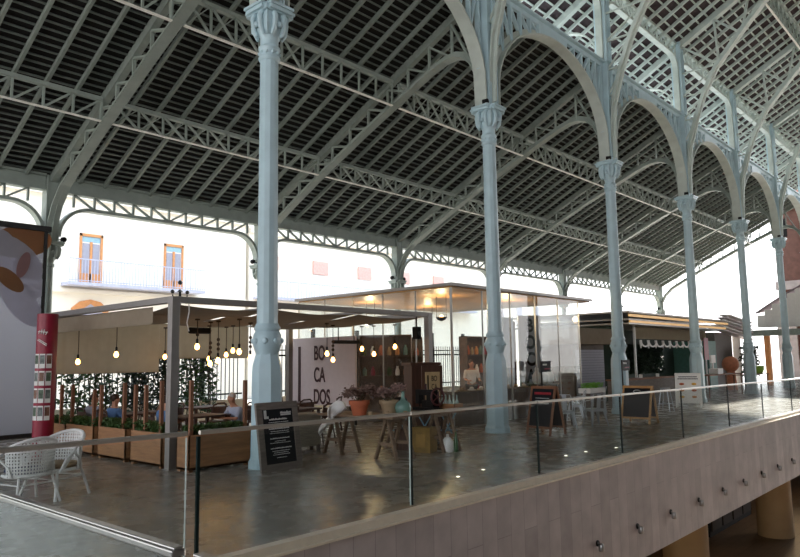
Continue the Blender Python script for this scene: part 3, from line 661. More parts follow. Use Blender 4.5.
# ------------------------------------------------------------------ pergola
pg = thing('pergola', 'grey framed pergola with taupe canvas roof over the cafe terrace', 'pergola', (6.39, 10.99, 0))
PX, PY = 6.9, 5.35
for x, y in ((0, 0), (0, PY), (PX, 0), (PX, PY)): MB().box((x-.075, y-.075, 0), (x+.075, y+.075, 2.94)).box((x-.1, y-.1, 0), (x+.1, y+.1, .02)).build('post', M_frame, pg, bevel=.006)
for a, c in (((0, 0), (PX, 0)), ((0, PY), (PX, PY)), ((0, 0), (0, PY)), ((PX, 0), (PX, PY))):
    MB().bar((a[0], a[1], 2.89), (c[0], c[1], 2.89), .11, .13, (0, 0, 1)).build('beam', M_frame, pg, bevel=.005)
MB().bar((2.3, 0, 2.85), (2.3, PY, 2.85), .06, .06).bar((4.6, 0, 2.85), (4.6, PY, 2.85), .06, .06).build('cross_bar', M_frame, pg)
for j, (xa, xb) in enumerate(((.12, 2.25), (2.35, 4.55), (4.65, 6.8))):
    b = MB(); n = 10; m = 12; vs = []
    for i in range(n+1):
        for q in range(m+1):
            u = i/n; v = q/m; vs.append((xa+(xb-xa)*u, .15+(PY-.3)*v, 2.82-.16*math.sin(pi*v*3)**2*.4-.05*math.sin(pi*u)-.05*math.sin(pi*v)))
    b.add(vs, [(i*(m+1)+q, (i+1)*(m+1)+q, (i+1)*(m+1)+q+1, i*(m+1)+q+1) for i in range(n) for q in range(m)], True); b.build('canvas_panel', M_canvas, pg)
def blind(xa, xb, y, z0, z1, name='drop_blind', ax='x', m=None):
    b = MB(); n = 30; vs = []
    for i in range(n+1):
        u = xa+(xb-xa)*i/n; d = .012*math.sin(i*2.1)
        for z in (z1, (z0+z1)/2, z0): vs.append((u, y+d, z) if ax == 'x' else (y+d, u, z))
    b.add(vs, [(3*i+j, 3*i+3+j, 3*i+4+j, 3*i+1+j) for i in range(n) for j in range(2)], True)
    b.bar((xa, y, z0), (xb, y, z0), .03, .03) if ax == 'x' else b.bar((y, xa, z0), (y, xb, z0), .03, .03); return b.build(name, m or M_blind, pg)
blind(.1, 2.7, PY-.05, 1.60, 2.8); blind(2.7, 5.4, PY-.05, 1.93, 2.8)
blind(.9, PY-.2, .1, 2.52, 2.82, ax='y', m=M_canvas, name='side_valance')
MB().tube([(1.9, 2.6, 2.5), (2.4, 2.6, 2.5)], .07, 8).build('heater', M_black, pg)
MB().tube([(.35, .1, 2.85), (.36, .1, 2.7), (.33, .12, 2.5), (.37, .12, 2.35)], .012, 5).build('rope', M_white, pg)
def pendant(zb, zt=2.68, knots=0):
    t = thing('pendant_bulb', '', 'pendant lamp', group='bulbs hanging under the pergola'); t['group'] = 'bulbs hanging under the pergola'
    b = MB().tube([(0, 0, zt-zb), (.004, 0, (zt-zb)/2), (0, 0, .14)], .009, 6)
    for k in range(knots): b.ball((.01, .01, .25+.1*k), .04, 6)
    b.lathe([(.05, zt-zb-.03), (.05, zt-zb)], n=8)
    b.build('rope_cord', M_ropedark, t); MB().lathe([(.022, .07), (.024, .15), (.014, .17)], n=10).build('socket', M_black, t)
    MB().lathe([(.001, -.055), (.025, -.05), (.046, -.02), (.048, 0), (.042, .03), (.024, .06), (.018, .08)], n=14).build('glass_bulb', M_bulb, t); return t
M_ropedark = mat('dark_rope', '#4a3a2c', .9)
bulbs = [(6.73, 15.5, 1.85, 'bulb hanging nearest the crimson totem'), (7.1, 14.5, 1.99, 'bulb hanging before the tan drop blind, second from the left'), (8.97, 15.8, 1.95, 'bulb just left of the grey pergola post'), (7.8, 12.5, 2.11, 'bulb on a dark cord just right of the grey pergola post'),
         (9.37, 14.5, 1.88, 'upper bulb of the close pair in the middle of the cluster'), (8.56, 13.2, 1.77, 'lowest bulb of the middle cluster'), (8.49, 12.8, 1.83, 'bulb on a knotted rope right of the lowest one'), (10.05, 14.8, 1.98, 'small far bulb between the knotted rope and the bright bulbs'),
         (9.83, 14.2, 2.07, 'bulb just left of the large bright one near the blue column'), (8.46, 12.0, 2.0, 'large bright bulb nearest the blue column'), (9.46, 13.0, 1.89, 'bulb partly hidden by the blue column'), (11.04, 12.2, 1.96, 'bulb hanging before the first letters of the white sign'),
         (11.78, 12.8, 1.82, 'bulb on a dark rope right of the letters of the white sign'), (12.79, 12.8, 2.09, 'bulb just right of the white sign board'), (12.82, 12.4, 1.95, 'bulb hanging low over the flower pots'), (12.9, 11.75, 2.12, 'bulb hanging left of the pergola corner post')]
for i, (x, y, z, lab) in enumerate(bulbs):
    t = pendant(z, knots=3 if i in (5, 6, 10, 12) else 1 if i == 3 else 0); t.location = (x, y, z); t['label'] = lab

t = thing('wall_speaker', 'small black loudspeaker fixed by the pergola corner post', 'loudspeaker', (13.1, 11.2, 2.3)); MB().box((-.08, -.08, 0), (.08, .08, .3)).build('cabinet', M_black, t, bevel=.01); MB().lathe([(.055, 0), (.05, -.01)], (0, -.08, .14), 14, ax='y').build('cone', M_dsteel, t); MB().box((-.01, -.01, .3), (.01, .01, .55)).build('bracket', M_black, t)
t = thing('patio_heater', 'black bar heater hanging right of the white sign board', 'heater', (13.0, 13.6, 2.25)); MB().box((-.45, -.06, 0), (.45, .06, .09)).build('housing', M_black, t); MB().box((-.3, -.01, .09), (-.28, .01, .5)).box((.28, -.01, .09), (.3, .01, .5)).build('hanger', M_black, t)
# planters with stakes
def planter(name, x0, y0, x1, y1, h, label):
    t = thing(name, label, 'planter', ((x0+x1)/2, (y0+y1)/2, 0), group='timber planter boxes round the terrace')
    a, c = (x1-x0)/2, (y1-y0)/2
    b = MB().box((-a, -c, .04), (a, -c+.03, h)).box((-a, c-.03, .04), (a, c, h)).box((-a, -c, .04), (-a+.03, c, h)).box((a-.03, -c, .04), (a, c, h)).box((-a, -c, .04), (a, c, .08))
    for sx in (-1, 1):
        for sy in (-1, 1): b.cbox((sx*(a-.06), sy*(c-.06), .03), (.08, .08, .06))
    b.build('box', M_pine, t, bevel=.004)
    MB().box((-a+.03, -c+.03, h-.1), (a-.03, c-.03, h-.06)).build('soil', M_lwall, t)
    g = MB().leaves(int(900*(x1-x0+.3)*(y1-y0+.3)*2), lambda: (random.uniform(-a+.04, a-.04), random.uniform(-c+.04, c-.04), h-.05+.2*random.random()), .035)
    g.build('low_greenery', M_leaf, t); return t
P = [(6.38, 10.42, 7.62, 10.80, .60, 'timber planter before the blue column, nearest the camera'), (6.34, 11.22, 6.72, 12.3, .60, 'timber planter behind the grey pergola post'), (6.34, 12.5, 6.72, 13.6, .60, 'timber planter left of the pergola post, middle of the row'), (6.34, 13.8, 6.72, 15.05, .58, 'timber planter in the row, second from the totem'), (6.34, 15.1, 6.72, 16.1, .56, 'timber planter nearest the crimson totem')]
for p in P: planter('timber_planter', *p)
for i, (x, y, zt, lab) in enumerate([(6.31, 15.5, 1.37, 'timber stake nearest the crimson totem'), (6.31, 14.96, 1.38, 'timber stake second from the totem'), (6.31, 13.96, 1.29, 'short timber stake third from the totem'), (6.31, 13.66, 1.39, 'timber stake fourth from the totem'), (6.31, 12.72, 1.44, 'timber stake above the gap of the middle planters'),
                                     (6.31, 12.3, 1.41, 'timber stake sixth from the totem'), (6.31, 11.92, 1.41, 'timber stake left of the pergola post'), (6.31, 11.38, 1.49, 'timber stake just left of the pergola post'), (6.33, 10.37, 1.5, 'tall timber stake at the corner of the nearest planter'), (7.63, 10.37, 1.47, 'timber stake right beside the nearest blue column')]):
    yy = min(max(y, 10.5), 16.0) if x > 6.32 else y; o = MB().box((-.03, -.03, .48), (.03, .03, zt)).build('timber_stake', M_pinev, None, bevel=.003, loc=(6.42 if i < 8 else (6.46 if i == 8 else 7.54), yy, .0)); tag(o, lab, 'stake', 'stakes of the planters')

# ------------------------------------------------------------------ furniture kinds
def bistro_chair(m, label, loc, rot):
    t = thing('bistro_chair', label, 'chair', loc, rot, 'dark terrace chairs')
    MB().box((-.21, -.2, .43), (.21, .22, .47)).build('seat', m, t, bevel=.01)
    for x, y in ((-.18, .19), (.18, .19)): MB().tube([(x, y, .44), (x*1.1, y+.03, 0)], .018, 6).build('leg', m, t)
    for s in (-1, 1): MB().tube([(s*.2, -.26, 0), (s*.18, -.18, .45), (s*.18, -.26, .85)], .018, 6).build('rear_leg', m, t)
    b = MB(); pts = [(-.18, -.25, .82), (-.1, -.29, .87), (.1, -.29, .87), (.18, -.25, .82)]; b.tube(pts, .02, 6).sweep([(-.18, -.235, .68), (0, -.265, .68), (.18, -.235, .68)], (0, 0, 1), .22, .015); b.build('backrest', m, t); return t
def table(label, loc, rot, sx, sy, h, m, name='cafe_table', group='dark terrace tables'):
    t = thing(name, label, 'table', loc, rot, group)
    MB().box((-sx/2, -sy/2, h-.035), (sx/2, sy/2, h)).build('tabletop', m, t, bevel=.006)
    for x in (-1, 1):
        for y in (-1, 1): MB().box((x*(sx/2-.06)-.025, y*(sy/2-.06)-.025, 0), (x*(sx/2-.06)+.025, y*(sy/2-.06)+.025, h-.035)).build('leg', m, t)
    return t
tl = [(7.9, 12.6, 'dark table beside the man in the striped shirt'), (7.7, 14.5, 'dark table in the middle of the terrace'), (10.2, 12.4, 'dark table behind the chalk menu board'), (9.6, 15.0, 'dark table at the back of the terrace'), (11.6, 14.2, 'dark table under the white sign board')]
for x, y, l in tl: table(l, (x, y, 0), .1, 1.1, .75, .75, M_darkwood)
ch = bistro_chair(M_darkwood, 'dark chair behind the chalk menu board, left one', (9.4, 11.75, 0), .3)
for x, y, r, l in [(10.4, 11.7, 0.1, 'dark chair behind the chalk menu board, right one'), (9.9, 13.2, pi, 'dark chair on the far side of the table behind the chalk board'), (8.75, 12.3, pi/2+.2, 'dark chair of the man in the striped shirt'), (7.1, 12.6, -pi/2, 'dark chair of the person in blue right of the pergola post'),
                   (7.0, 14.3, -pi/2, 'dark chair of the person in the blue shirt'), (8.5, 14.7, pi/2, 'dark chair at the middle table, empty'), (11.3, 13.5, 0, 'dark chair under the white sign, nearest'), (11.9, 14.9, pi, 'dark chair under the white sign, farthest'), (7.0, 15.3, -pi/2, 'dark chair of the person nearest the totem'), (12.4, 13.6, .5, 'dark chair left of the flower pots'), (9.3, 14.2, .1, 'dark chair at the back table')]:
    dup(ch, (x, y, 0), r, l)

# people
def skin_mesh(name, verts, edges, rad, m, parent, root=0, sub=1):
    me = bpy.data.meshes.new(name); me.from_pydata(verts, edges, []); me.materials.append(m)
    o = bpy.data.objects.new(name, me); COL.objects.link(o); o.parent = parent
    md = o.modifiers.new('skin', 'SKIN'); md.use_smooth_shade = True
    for i, r in enumerate(rad):
        s = me.skin_vertices[0].data[i]; s.radius = (r[0], r[1]) if isinstance(r, tuple) else (r, r); s.use_root = (i == root)
    s2 = o.modifiers.new('sub', 'SUBSURF'); s2.levels = sub; s2.render_levels = sub
    return o
def person(label, loc, rot, shirt, trousers, hair, lean=.05, seated=True, twist=0, scale=.88, apron=None, lookdown=.02):
    t = thing('person', label, 'person', loc, rot); t.scale = (scale,)*3
    vs, es, rd = [], [], []
    def av(p, r, par=None):
        vs.append(p); rd.append(r)
        if par is not None: es.append((par, len(vs)-1))
        return len(vs)-1
    hz = .50 if seated else .95
    L = lean
    pel = av((0, 0, hz), (.15, .11)); sp1 = av((0, L*.4, hz+.2), (.135, .10), pel); chs = av((0, L, hz+.42), (.16, .11), sp1); nk = av((0, L*1.2, hz+.54), .055, chs)
    hb = av((0, L*1.3+lookdown, hz+.63), (.068, .075), nk); hm = av((0, L*1.3+lookdown+.01, hz+.72), (.078, .092), hb); ht = av((0, L*1.3+lookdown, hz+.80), (.055, .065), hm)
    nose = av((0, L*1.3+lookdown+.115, hz+.69), .014, hm)
    for s in (-1, 1):
        av((s*.088, L*1.3+lookdown, hz+.69), .018, hm)
        if seated: hipv = av((s*.10, .05, hz-.01), .085, pel); kn = av((s*.13, .45, hz), .062, hipv); an = av((s*.13, .48, .09), .042, kn); av((s*.13, .62, .045), .04, an)
        else: hipv = av((s*.10, 0, hz-.05), .09, pel); kn = av((s*.11, .03, .5), .062, hipv); an = av((s*.12, 0, .09), .042, kn); av((s*.13, .13, .04), .04, an)
        sh = av((s*.19, L, hz+.46), .062, chs)
        if seated: el = av((s*.25, L+.12, hz+.24), .046, sh); wr = av((s*.17, L+.36, hz+.27), .03, el); hd = av((s*.15, L+.43, hz+.27), (.04, .018), wr)
        else: el = av((s*.24, L+.05, hz+.2), .046, sh); wr = av((s*.18, L+.28, hz+.16), .03, el); hd = av((s*.16, L+.35, hz+.16), (.04, .018), wr)
        hx, hy, hzz = vs[hd]
        for k, ln in enumerate((.07, .085, .08, .06)): f1 = av((hx+(k-1.5)*.02, hy+ln*.6, hzz+.005), .0095, hd); av((hx+(k-1.5)*.02, hy+ln, hzz-.012), .008, f1)
        av((hx-s*.05, hy+.02, hzz), .011, hd)
    skin_mesh('body', vs, es, rd, M_skin, t)
    vs2 = [(0, 0, hz-.04), (0, L*.4, hz+.2), (0, L, hz+.42), (0, L*1.1, hz+.49)]; es2 = [(0, 1), (1, 2), (2, 3)]; rd2 = [(.175, .13), (.155, .12), (.18, .13), (.08, .08)]
    for s in (-1, 1):
        i = len(vs2); el = (s*.25, L+.12, hz+.24) if seated else (s*.24, L+.05, hz+.2)
        vs2 += [(s*.195, L, hz+.46), el]; rd2 += [.076, .062]; es2 += [(2, i), (i, i+1)]
    skin_mesh('shirt', vs2, es2, rd2, shirt, t)
    vs3 = [(0, 0, hz-.03)]; es3 = []; rd3 = [(.17, .13)]
    for s in (-1, 1):
        i = len(vs3)
        vs3 += [(s*.10, .05, hz-.01), (s*.13, .45, hz), (s*.13, .48, .14)] if seated else [(s*.10, 0, hz-.06), (s*.11, .03, .5), (s*.12, 0, .12)]
        rd3 += [.1, .078, .06]; es3 += [(0, i), (i, i+1), (i+1, i+2)]
    skin_mesh('trousers', vs3, es3, rd3, trousers, t)
    hc = (0, L*1.3+lookdown-.018, hz+.745); MB().ball(hc, .098, 12, 1.0, (.92, 1.02)).build('hair', hair, t)
    for s in (-1, 1): MB().box((s*.13-.045, .42 if seated else -.06, 0), (s*.13+.045, .68 if seated else .2, .07)).build('shoe', M_black, t, bevel=.02)
    return t
M_denim = mat('blue_shirt', '#5b7fae', .8); M_stripe = mat('pale_striped_shirt', '#aab1c4', .85, var=.12, scale=30, stretch=(1, 1, 6)); M_dk = mat('dark_trousers', '#23242a', .85)
M_hairg = mat('white_hair', '#b8b0a8', .8); M_hairb = mat('brown_hair', '#3a261a', .7); M_tan = mat('tan_shirt', '#8a6a52', .8); M_greysh = mat('grey_shirt', '#9499a6', .85)
person('white-haired person in a pale striped shirt leaning over a terrace table', (8.75, 12.35, 0), pi/2, M_stripe, M_dk, M_hairg, lean=.16, lookdown=.04)
person('person with brown hair in a light blue shirt right of the pergola post', (7.1, 12.6, 0), -pi/2+.1, M_denim, M_dk, M_hairb, lean=.1)
person('person in a blue shirt seated left of the pergola post', (6.98, 14.3, 0), -pi/2+.1, M_denim, M_dk, M_hairb, lean=.02)
person('person in a pale grey shirt seated nearest the crimson totem', (7.0, 15.3, 0), -pi/2+.3, M_greysh, M_dk, M_hairb, lean=.03)
person('person in a tan shirt sitting across from the person in blue', (8.5, 14.7, 0), pi/2, M_tan, M_dk, M_hairb, lean=.12)

# white rattan chairs
def rattan(label, loc, rot):
    t = thing('rattan_chair', label, 'chair', loc, rot, 'white rattan armchairs')
    def top(a): return .60+.27*max(0, math.cos(a*.80))**1.1
    def pt(a, z, k=0): r = .27+.09*(z-.42)+k; return (r*math.sin(a)*1.08, -r*math.cos(a)*1.0+.02, z)
    b = MB(); A0 = 1.25
    for i in range(23):
        a = -A0+2*A0*i/22; zt = top(a)*.995; b.sweep([pt(a, .36+(zt-.36)*j/5) for j in range(6)], (math.cos(a), math.sin(a), 0), .020, .008)
    for j in range(11):
        z0 = .40+j*.043
        pts = [pt(-A0+2*A0*i/24, z0, .003) for i in range(25) if z0 < top(-A0+2*A0*i/24)]
        if len(pts) > 2: b.sweep(pts, (0, 0, 1), .020, .007)
    b.build('woven_backrest', M_rattan, t)
    b = MB().tube([(.33, .22, .42)]+[pt(a, top(a)) for a in [A0+.25-i*(2*A0+.5)/24 for i in range(25)]]+[(-.33, .22, .42)], .022, 8); b.build('rim', M_rattan, t)
    b = MB()
    for s in (-1, 1): b.tube([(s*.30, .24, .36), (s*.36, .20, .55), (s*.33, .05, .62), (s*.28, -.1, .5), (s*.26, -.14, .38)], .015, 6)
    b.build('arm_loop', M_rattan, t)
    MB().lathe([(.27, .36), (.28, .38), (.27, .40)], n=20).build('seat', M_rattan, t)
    MB().lathe([(.22, .4), (.25, .43), (.24, .46), (.15, .475)], n=20).build('cushion', M_blue if 'blue' in label else M_beige, t)
    for x, y in ((-.22, .2), (.22, .2), (-.2, -.2), (.2, -.2)): MB().tube([(x, y, .37), (x*1.35, y*1.45, 0)], .017, 8).build('leg', M_rattan, t)
    MB().tube([(x*1.12, y*1.15, .27) for x, y in ((-.22, .2), (.22, .2), (.2, -.2), (-.2, -.2), (-.22, .2))], .01, 6).build('stretcher', M_rattan, t)
    return t
M_blue = mat('navy_cushion', '#23305c', .8)
rattan('white rattan armchair at the left edge with a dark blue cushion', (3.72, 9.97, 0), .15).scale = (1.08, 1.08, .97)
rattan('white rattan armchair seen from the side, right of the other one', (4.16, 10.12, 0), 1.95).scale = (1.08, 1.08, .99)
ptb = thing('pedestal_table', 'small dark round table at the left edge by the white chairs', 'table', (3.3, 11.1, 0)); MB().lathe([(.4, .71), (.4, .74)], n=24).build('tabletop', M_dsteel, ptb); MB().lathe([(.22, 0), (.22, .02), (.03, .04), (.03, .71)], n=16).build('pedestal', M_dsteel, ptb)
nb = thing('napkin_box', 'black napkin box on the table at the left edge', 'box', (3.46, 11.2, .74)); MB().box((-.1, -.08, 0), (.1, .08, .2)).build('case', M_black, nb); MB().box((-.04, -.09, .08), (.04, -.078, .16)).build('label_plate', M_white, nb)

# chalk menu leaning on the column
ab = thing('chalk_menu', 'grey wooden framed chalk menu leaning against the nearest blue column', 'sign', (7.08, 9.38, 0)); ab.rotation_euler = (-.16, 0, .02)
W, Hh = .88, 1.13
MB().box((0, 0, 0), (W, .05, .12)).box((0, 0, Hh-.12), (W, .05, Hh)).box((0, 0, .12), (.12, .05, Hh-.12)).box((W-.12, 0, .12), (W, .05, Hh-.12)).build('frame', M_oldwood, ab, bevel=.005)
MB().box((.12, .01, .12), (W-.12, .03, Hh-.12)).build('chalkboard', M_chalk, ab)
b = MB(); M_chalkw = mat('chalk_white', '#c9c9c6', .9)
def scribble(b, x, z, w, h, y=.004):
    while w > 0:
        s = random.uniform(.012, .03); b.box((x, y, z), (x+s*.75, y+.006, z+h*random.uniform(.6, 1))); x += s; w -= s
for (zz, w, h) in ((.83, .38, .03), (.79, .42, .012), (.76, .3, .012), (.68, .42, .022), (.64, .36, .012), (.61, .4, .012), (.52, .4, .022), (.48, .22, .012), (.45, .42, .012), (.36, .42, .022), (.32, .36, .012), (.29, .3, .012), (.26, .34, .012), (.21, .2, .012)): scribble(b, .44-w/2, zz, w, h)
b.box((.15, .002, .87), (.2, .008, 1.0)).box((.15, .002, .86), (.24, .008, .9)); b.box((.5, .002, .9), (.72, .008, .925)); scribble(b, .5, .93, .22, .04)
b.build('chalk_lines', M_chalkw, ab)

# white sign board with dark letters
sb = thing('hanging_sign', 'large off-white BOCADOS sign board standing at the back of the terrace', 'sign', (13.93, 15.6, 0))
MB().box((0, -1.39, .52), (.06, 1.40, 2.5)).build('board', M_panelw, sb)
MB().box((-.012, .98, .55), (0, 1.09, 2.25)).build('maroon_bar', M_maroon, sb)
for s, z in (('BO', 2.02), ('CA', 1.38), ('DOS', .74)): text(s, sb, (-.012, .12 if s != 'DOS' else .02, z), -pi/2, .60, M_maroon, .60, bold=.012)
MB().box((.06, -1.35, 0), (.1, -1.3, 2.5)).build('support_post', M_black, sb); MB().box((.06, 1.3, 0), (.1, 1.35, 2.5)).build('support_post', M_black, sb)

# ------------------------------------------------------------------ trestle tables with pots, sewing machine, crates
M_trestle = mat('rough_brown_timber', '#7d6550', .75, var=.2, scale=4, stretch=(1, 1, 6))
def trestle_table(label, cx, cy, lx, ly, h=.78):
    t = thing('trestle_table', label, 'table', (cx, cy, 0), group='rough timber trestle tables')
    MB().box((-lx/2, -ly/2, h-.04), (lx/2, ly/2, h)).build('tabletop', M_trestle, t, bevel=.005)
    for s in (-1, 1):
        y = s*(ly/2-.3); tr = MB().box((-lx/2+.1, y-.03, h-.12), (lx/2-.1, y+.03, h-.04)).build('trestle', M_trestle, t)
        for sx in (-1, 1):
            for sy in (-1, 1): MB().bar((sx*(lx/2-.18), y+sy*.02, h-.06), (sx*(lx/2-.14), y+sy*.26, 0), .07, .04, (1, 0, 0)).build('leg', M_trestle, tr)
            MB().bar((sx*(lx/2-.15), y-.17, .28), (sx*(lx/2-.15), y+.17, .28), .06, .03, (0, 0, 1)).build('brace', M_trestle, tr)
    return t
trestle_table('rough trestle table carrying the two flower pots', 9.62, 9.5, .75, 2.0)
trestle_table('rough trestle table carrying the black sewing machine', 11.05, 9.35, .8, 1.6)
def pot(name, label, x, y, z, m, r=.18, h=.27):
    t = thing(name, label, 'flower pot', (x, y, z))
    MB().lathe([(r*.68, 0), (r*.95, h*.72), (r*1.08, h*.73), (r*1.1, h), (r*.95, h), (r*.9, h*.85)], n=24).build('pot', m, t)
    b = MB(); hh = MB()
    for i in range(7):
        a = i*2.4; rr = .16*math.sqrt(i/6+.1); top = (rr*1.6*math.cos(a), rr*1.6*math.sin(a), h+.12+.05*(i % 3)); b.tube([(0, 0, h*.8), top], .006, 5)
        cx = V(top)
        hh.leaves(150, lambda: cx+V((random.gauss(0, .042), random.gauss(0, .042), random.gauss(0, .038))), .034)
    b.build('stem', M_leafd, t); hh.build('dried_flower_heads', M_hyd if 'terracotta' in label else M_hyd2, t); return t
M_hyd = mat('dried_pink_petals', '#7f6459', .9, var=.35, scale=20); M_hyd2 = mat('dusky_pink_petals', '#9d8077', .9, var=.3, scale=20)
pot('flower_pot', 'terracotta flower pot with dried pink flower heads', 9.33, 9.42, .78, M_terra)
pot('flower_pot', 'beige clay flower pot with dried pink flower heads', 9.82, 9.12, .78, M_beige, .17, .26)
M_green = glass('green_glass', (.55, .8, .74), .05, haze=.45, hazecol=(.4, .62, .56))
dj = thing('demijohn', 'round pale green glass demijohn beside the beige pot', 'bottle', (9.86, 8.80, .78)); MB().lathe([(.08, 0), (.14, .05), (.16, .13), (.13, .21), (.05, .27), (.03, .32), (.03, .42), (.04, .43)], n=24).build('glass_body', M_green, dj)
tl_ = thing('tea_light_jar', 'small amber glass jar on the pot table, left one', 'jar', (9.45, 8.82, .78)); MB().lathe([(.03, 0), (.04, .05), (.035, .08)], n=12).build('jar', M_beige, tl_)
dup(tl_, (9.72, 8.62, .78), 0, 'small amber glass jar near the end of the pot table')
dup(tl_, (9.25, 9.05, .78), 0, 'small amber glass jar right below the terracotta pot')
cl = MB(); n = 12; vs = []
for i in range(n+1):
    for j in range(9):
        u = i/n; v = j/8; vs.append((-.16+.42*u*(1-.35*v)+.05*math.sin(6*v), .10*math.sin(7*u)+.06*math.sin(9*v+3*u)+.22*v-.06, (.24-.55*v*(1-.35*u)+.04*math.sin(11*u+2)-.25*(u-.75)**2)))
cl.add(vs, [(i*9+j, (i+1)*9+j, (i+1)*9+j+1, i*9+j+1) for i in range(n) for j in range(8)], True); o = cl.build('white_cloth', M_white, loc=(9.17, 9.95, .78)); tag(o, 'crumpled white cloth draped over the left end of the pot table', 'cloth'); sm = o.modifiers.new('thick', 'SOLIDIFY'); sm.thickness = .012
# sewing machine
sw = thing('sewing_machine', 'old black sewing machine with a red hand wheel on the trestle table', 'sewing machine', (10.95, 9.1, .78), -1.75); sw.scale = (1.25, 1.25, 1.25)
MB().box((-.28, -.1, 0), (.26, .1, .05)).box((.04, -.07, .05), (.2, .07, .3)).box((-.1, -.05, .05), (.05, .05, .16)).box((-.24, -.045, .24), (.2, .045, .33)).box((-.26, -.05, .1), (-.16, .05, .33)).tube([(-.21, 0, .1), (-.21, 0, .05)], .012, 6).build('body', M_black, sw, bevel=.02)
b = MB(); b.tube([(.24, .13*math.cos(a), .22+.13*math.sin(a)) for a in [2*pi*i/20 for i in range(21)]], .017, 6)
for i in range(5): a = 2*pi*i/5; b.tube([(.24, 0, .22), (.24, .13*math.cos(a), .22+.13*math.sin(a))], .01, 5)
b.build('hand_wheel', mat('dark_red_iron', '#4a1c1c', .5), sw)
MB().tube([(-.05, 0, .33), (-.05, 0, .42)], .02, 8).build('spool', M_maroon, sw)
ms = thing('motor', 'black cast machine part left of the sewing machine', 'machine', (10.85, 9.75, .78)); MB().lathe([(.05, -.12), (.11, -.1), (.11, .1), (.05, .12)], (0, 0, .14), 16, ax='y').box((-.12, -.13, 0), (.12, .13, .04)).build('housing', M_black, ms)
# cabinet with small sign
cb = thing('tall_cabinet', 'tall dark brown wooden cabinet behind the sewing machine', 'cabinet', (12.35, 10.45, 0), -.42)
MB().box((-.34, -.22, 0), (.34, .22, 1.68)).box((-.38, -.26, 1.66), (.38, .26, 1.73)).build('carcass', M_darkwood, cb, bevel=.008)
MB().box((.12, -.24, .6), (.32, -.22, 1.6)).build('door', mat('reddish_brown_wood', '#573023', .5), cb)
sg = thing('framed_sign', 'small tan framed BOCADOS sign in front of the tall cabinet', 'sign', (12.12, 9.95, 0), -.42)
MB().box((-.26, -.03, .78), (.26, 0, 1.66)).build('frame', M_darkwood, sg, bevel=.005); MB().box((-.18, -.04, .84), (.18, -.03, 1.52)).build('tan_board', mat('tan_board', '#b39a70', .7), sg)
MB().box((-.13, -.046, .95), (-.10, -.04, 1.45)).build('dark_bar', M_black, sg)
for s, z in (('BO', 1.37), ('CA', 1.19), ('DOS', 1.01)): text(s, sg, (.04, -.043, z), 0, .17, M_black, .62, ext=.002)
MB().box((-.24, -.03, 0), (-.2, 0, .8)).box((.2, -.03, 0), (.24, 0, .8)).build('stand_leg', M_darkwood, sg)
# crate with bottles
cbx = thing('bottle_crate', 'low timber crate on the right end of the sewing table', 'crate', (11.28, 8.85, .78), 0)
MB().box((-.13, -.26, 0), (.13, .26, .02)).box((-.14, -.27, 0), (-.12, .27, .13)).box((.12, -.27, 0), (.14, .27, .13)).box((-.14, -.27, 0), (.14, -.25, .13)).box((-.14, .25, 0), (.14, .27, .13)).build('box', M_pine, cbx)
def bottle(name, label, loc, m, s=1, group=None):
    o = MB().lathe([(.032*s, 0), (.034*s, .01), (.034*s, .15*s), (.014*s, .2*s), (.013*s, .27*s), (.016*s, .275*s)], n=12).build(name, m, loc=loc); tag(o, label, 'bottle', group); return o
M_clear = glass('clear_bottle', (.8, .9, .85), .05, haze=.4, hazecol=(.6, .7, .66))
k = 0
for ix in range(2):
    for iy in range(5):
        bottle('glass_bottle', 'clear glass bottle in the %s row of the timber crate, %s from the right' % (['left', 'right'][ix], ['first', 'second', 'third', 'fourth', 'fifth'][iy]), (11.22+.11*ix, 8.66+.095*iy, .8), M_clear, 1, 'clear bottles in the crate')
# below the tables
bx = thing('wooden_box', 'yellowish wooden box standing under the sewing table', 'box', (10.7, 9.0, 0), .2); MB().box((-.15, -.2, 0), (.15, .2, .48)).build('box', mat('ochre_box', '#9a7a3e', .7, var=.2), bx); MB().box((-.155, -.1, .1), (-.15, .1, .35)).build('paper_label', mat('kraft_label', '#b08a4a', .8), bx)
bx2 = thing('wooden_box', 'dark wooden box behind the yellowish one under the table', 'box', (10.75, 9.5, 0), .1); MB().box((-.15, -.25, 0), (.15, .2, .42)).build('box', M_darkwood, bx2)
jg = thing('glass_jug', 'white glass jug on the floor under the sewing table', 'jug', (10.95, 8.62, 0)); MB().lathe([(.1, 0), (.12, .03), (.12, .2), (.06, .27), (.03, .29), (.03, .34)], n=20).build('body', M_white, jg)
bottle('wine_bottle', 'green wine bottle beside the white jug on the floor', (11.08, 8.52, 0), mat('bottle_green', '#2c5a2a', .15), 1.35)
bk = thing('bicycle_frame', 'light blue iron folding frame standing between the trestle tables', 'frame', (11.6, 9.75, 0), -1.0)
b = MB()
for x0 in (-.5, 0, .5): b.tube([(x0-.2, 0, .02), (x0+.2, .1, .72)], .016, 6).tube([(x0+.2, 0, .02), (x0-.2, .1, .72)], .016, 6)
b.tube([(-.7, .1, .72), (.7, .1, .72)], .016, 6).tube([(-.7, .0, .3), (.7, .0, .3)], .016, 6); b.build('tube_frame', mat('light_blue_iron', '#8fb7cf', .4), bk)
cn = thing('timber_chest', 'weathered grey timber chest left of the trestle tables', 'chest', (9.2, 11.05, 0), -.35)
MB().box((-.42, -.2, .12), (.42, .25, .72)).box((-.45, -.23, .7), (.45, .28, .75)).build('body', mat('pale_chest_wood', '#8d8474', .75, var=.2, stretch=(1, 1, 6)), cn, bevel=.006)
for x in (-.38, .38): MB().box((x-.03, -.2, 0), (x+.03, -.14, .15)).build('leg', M_oldwood, cn); MB().box((x-.03, .18, 0), (x+.03, .24, .15)).build('leg', M_oldwood, cn)

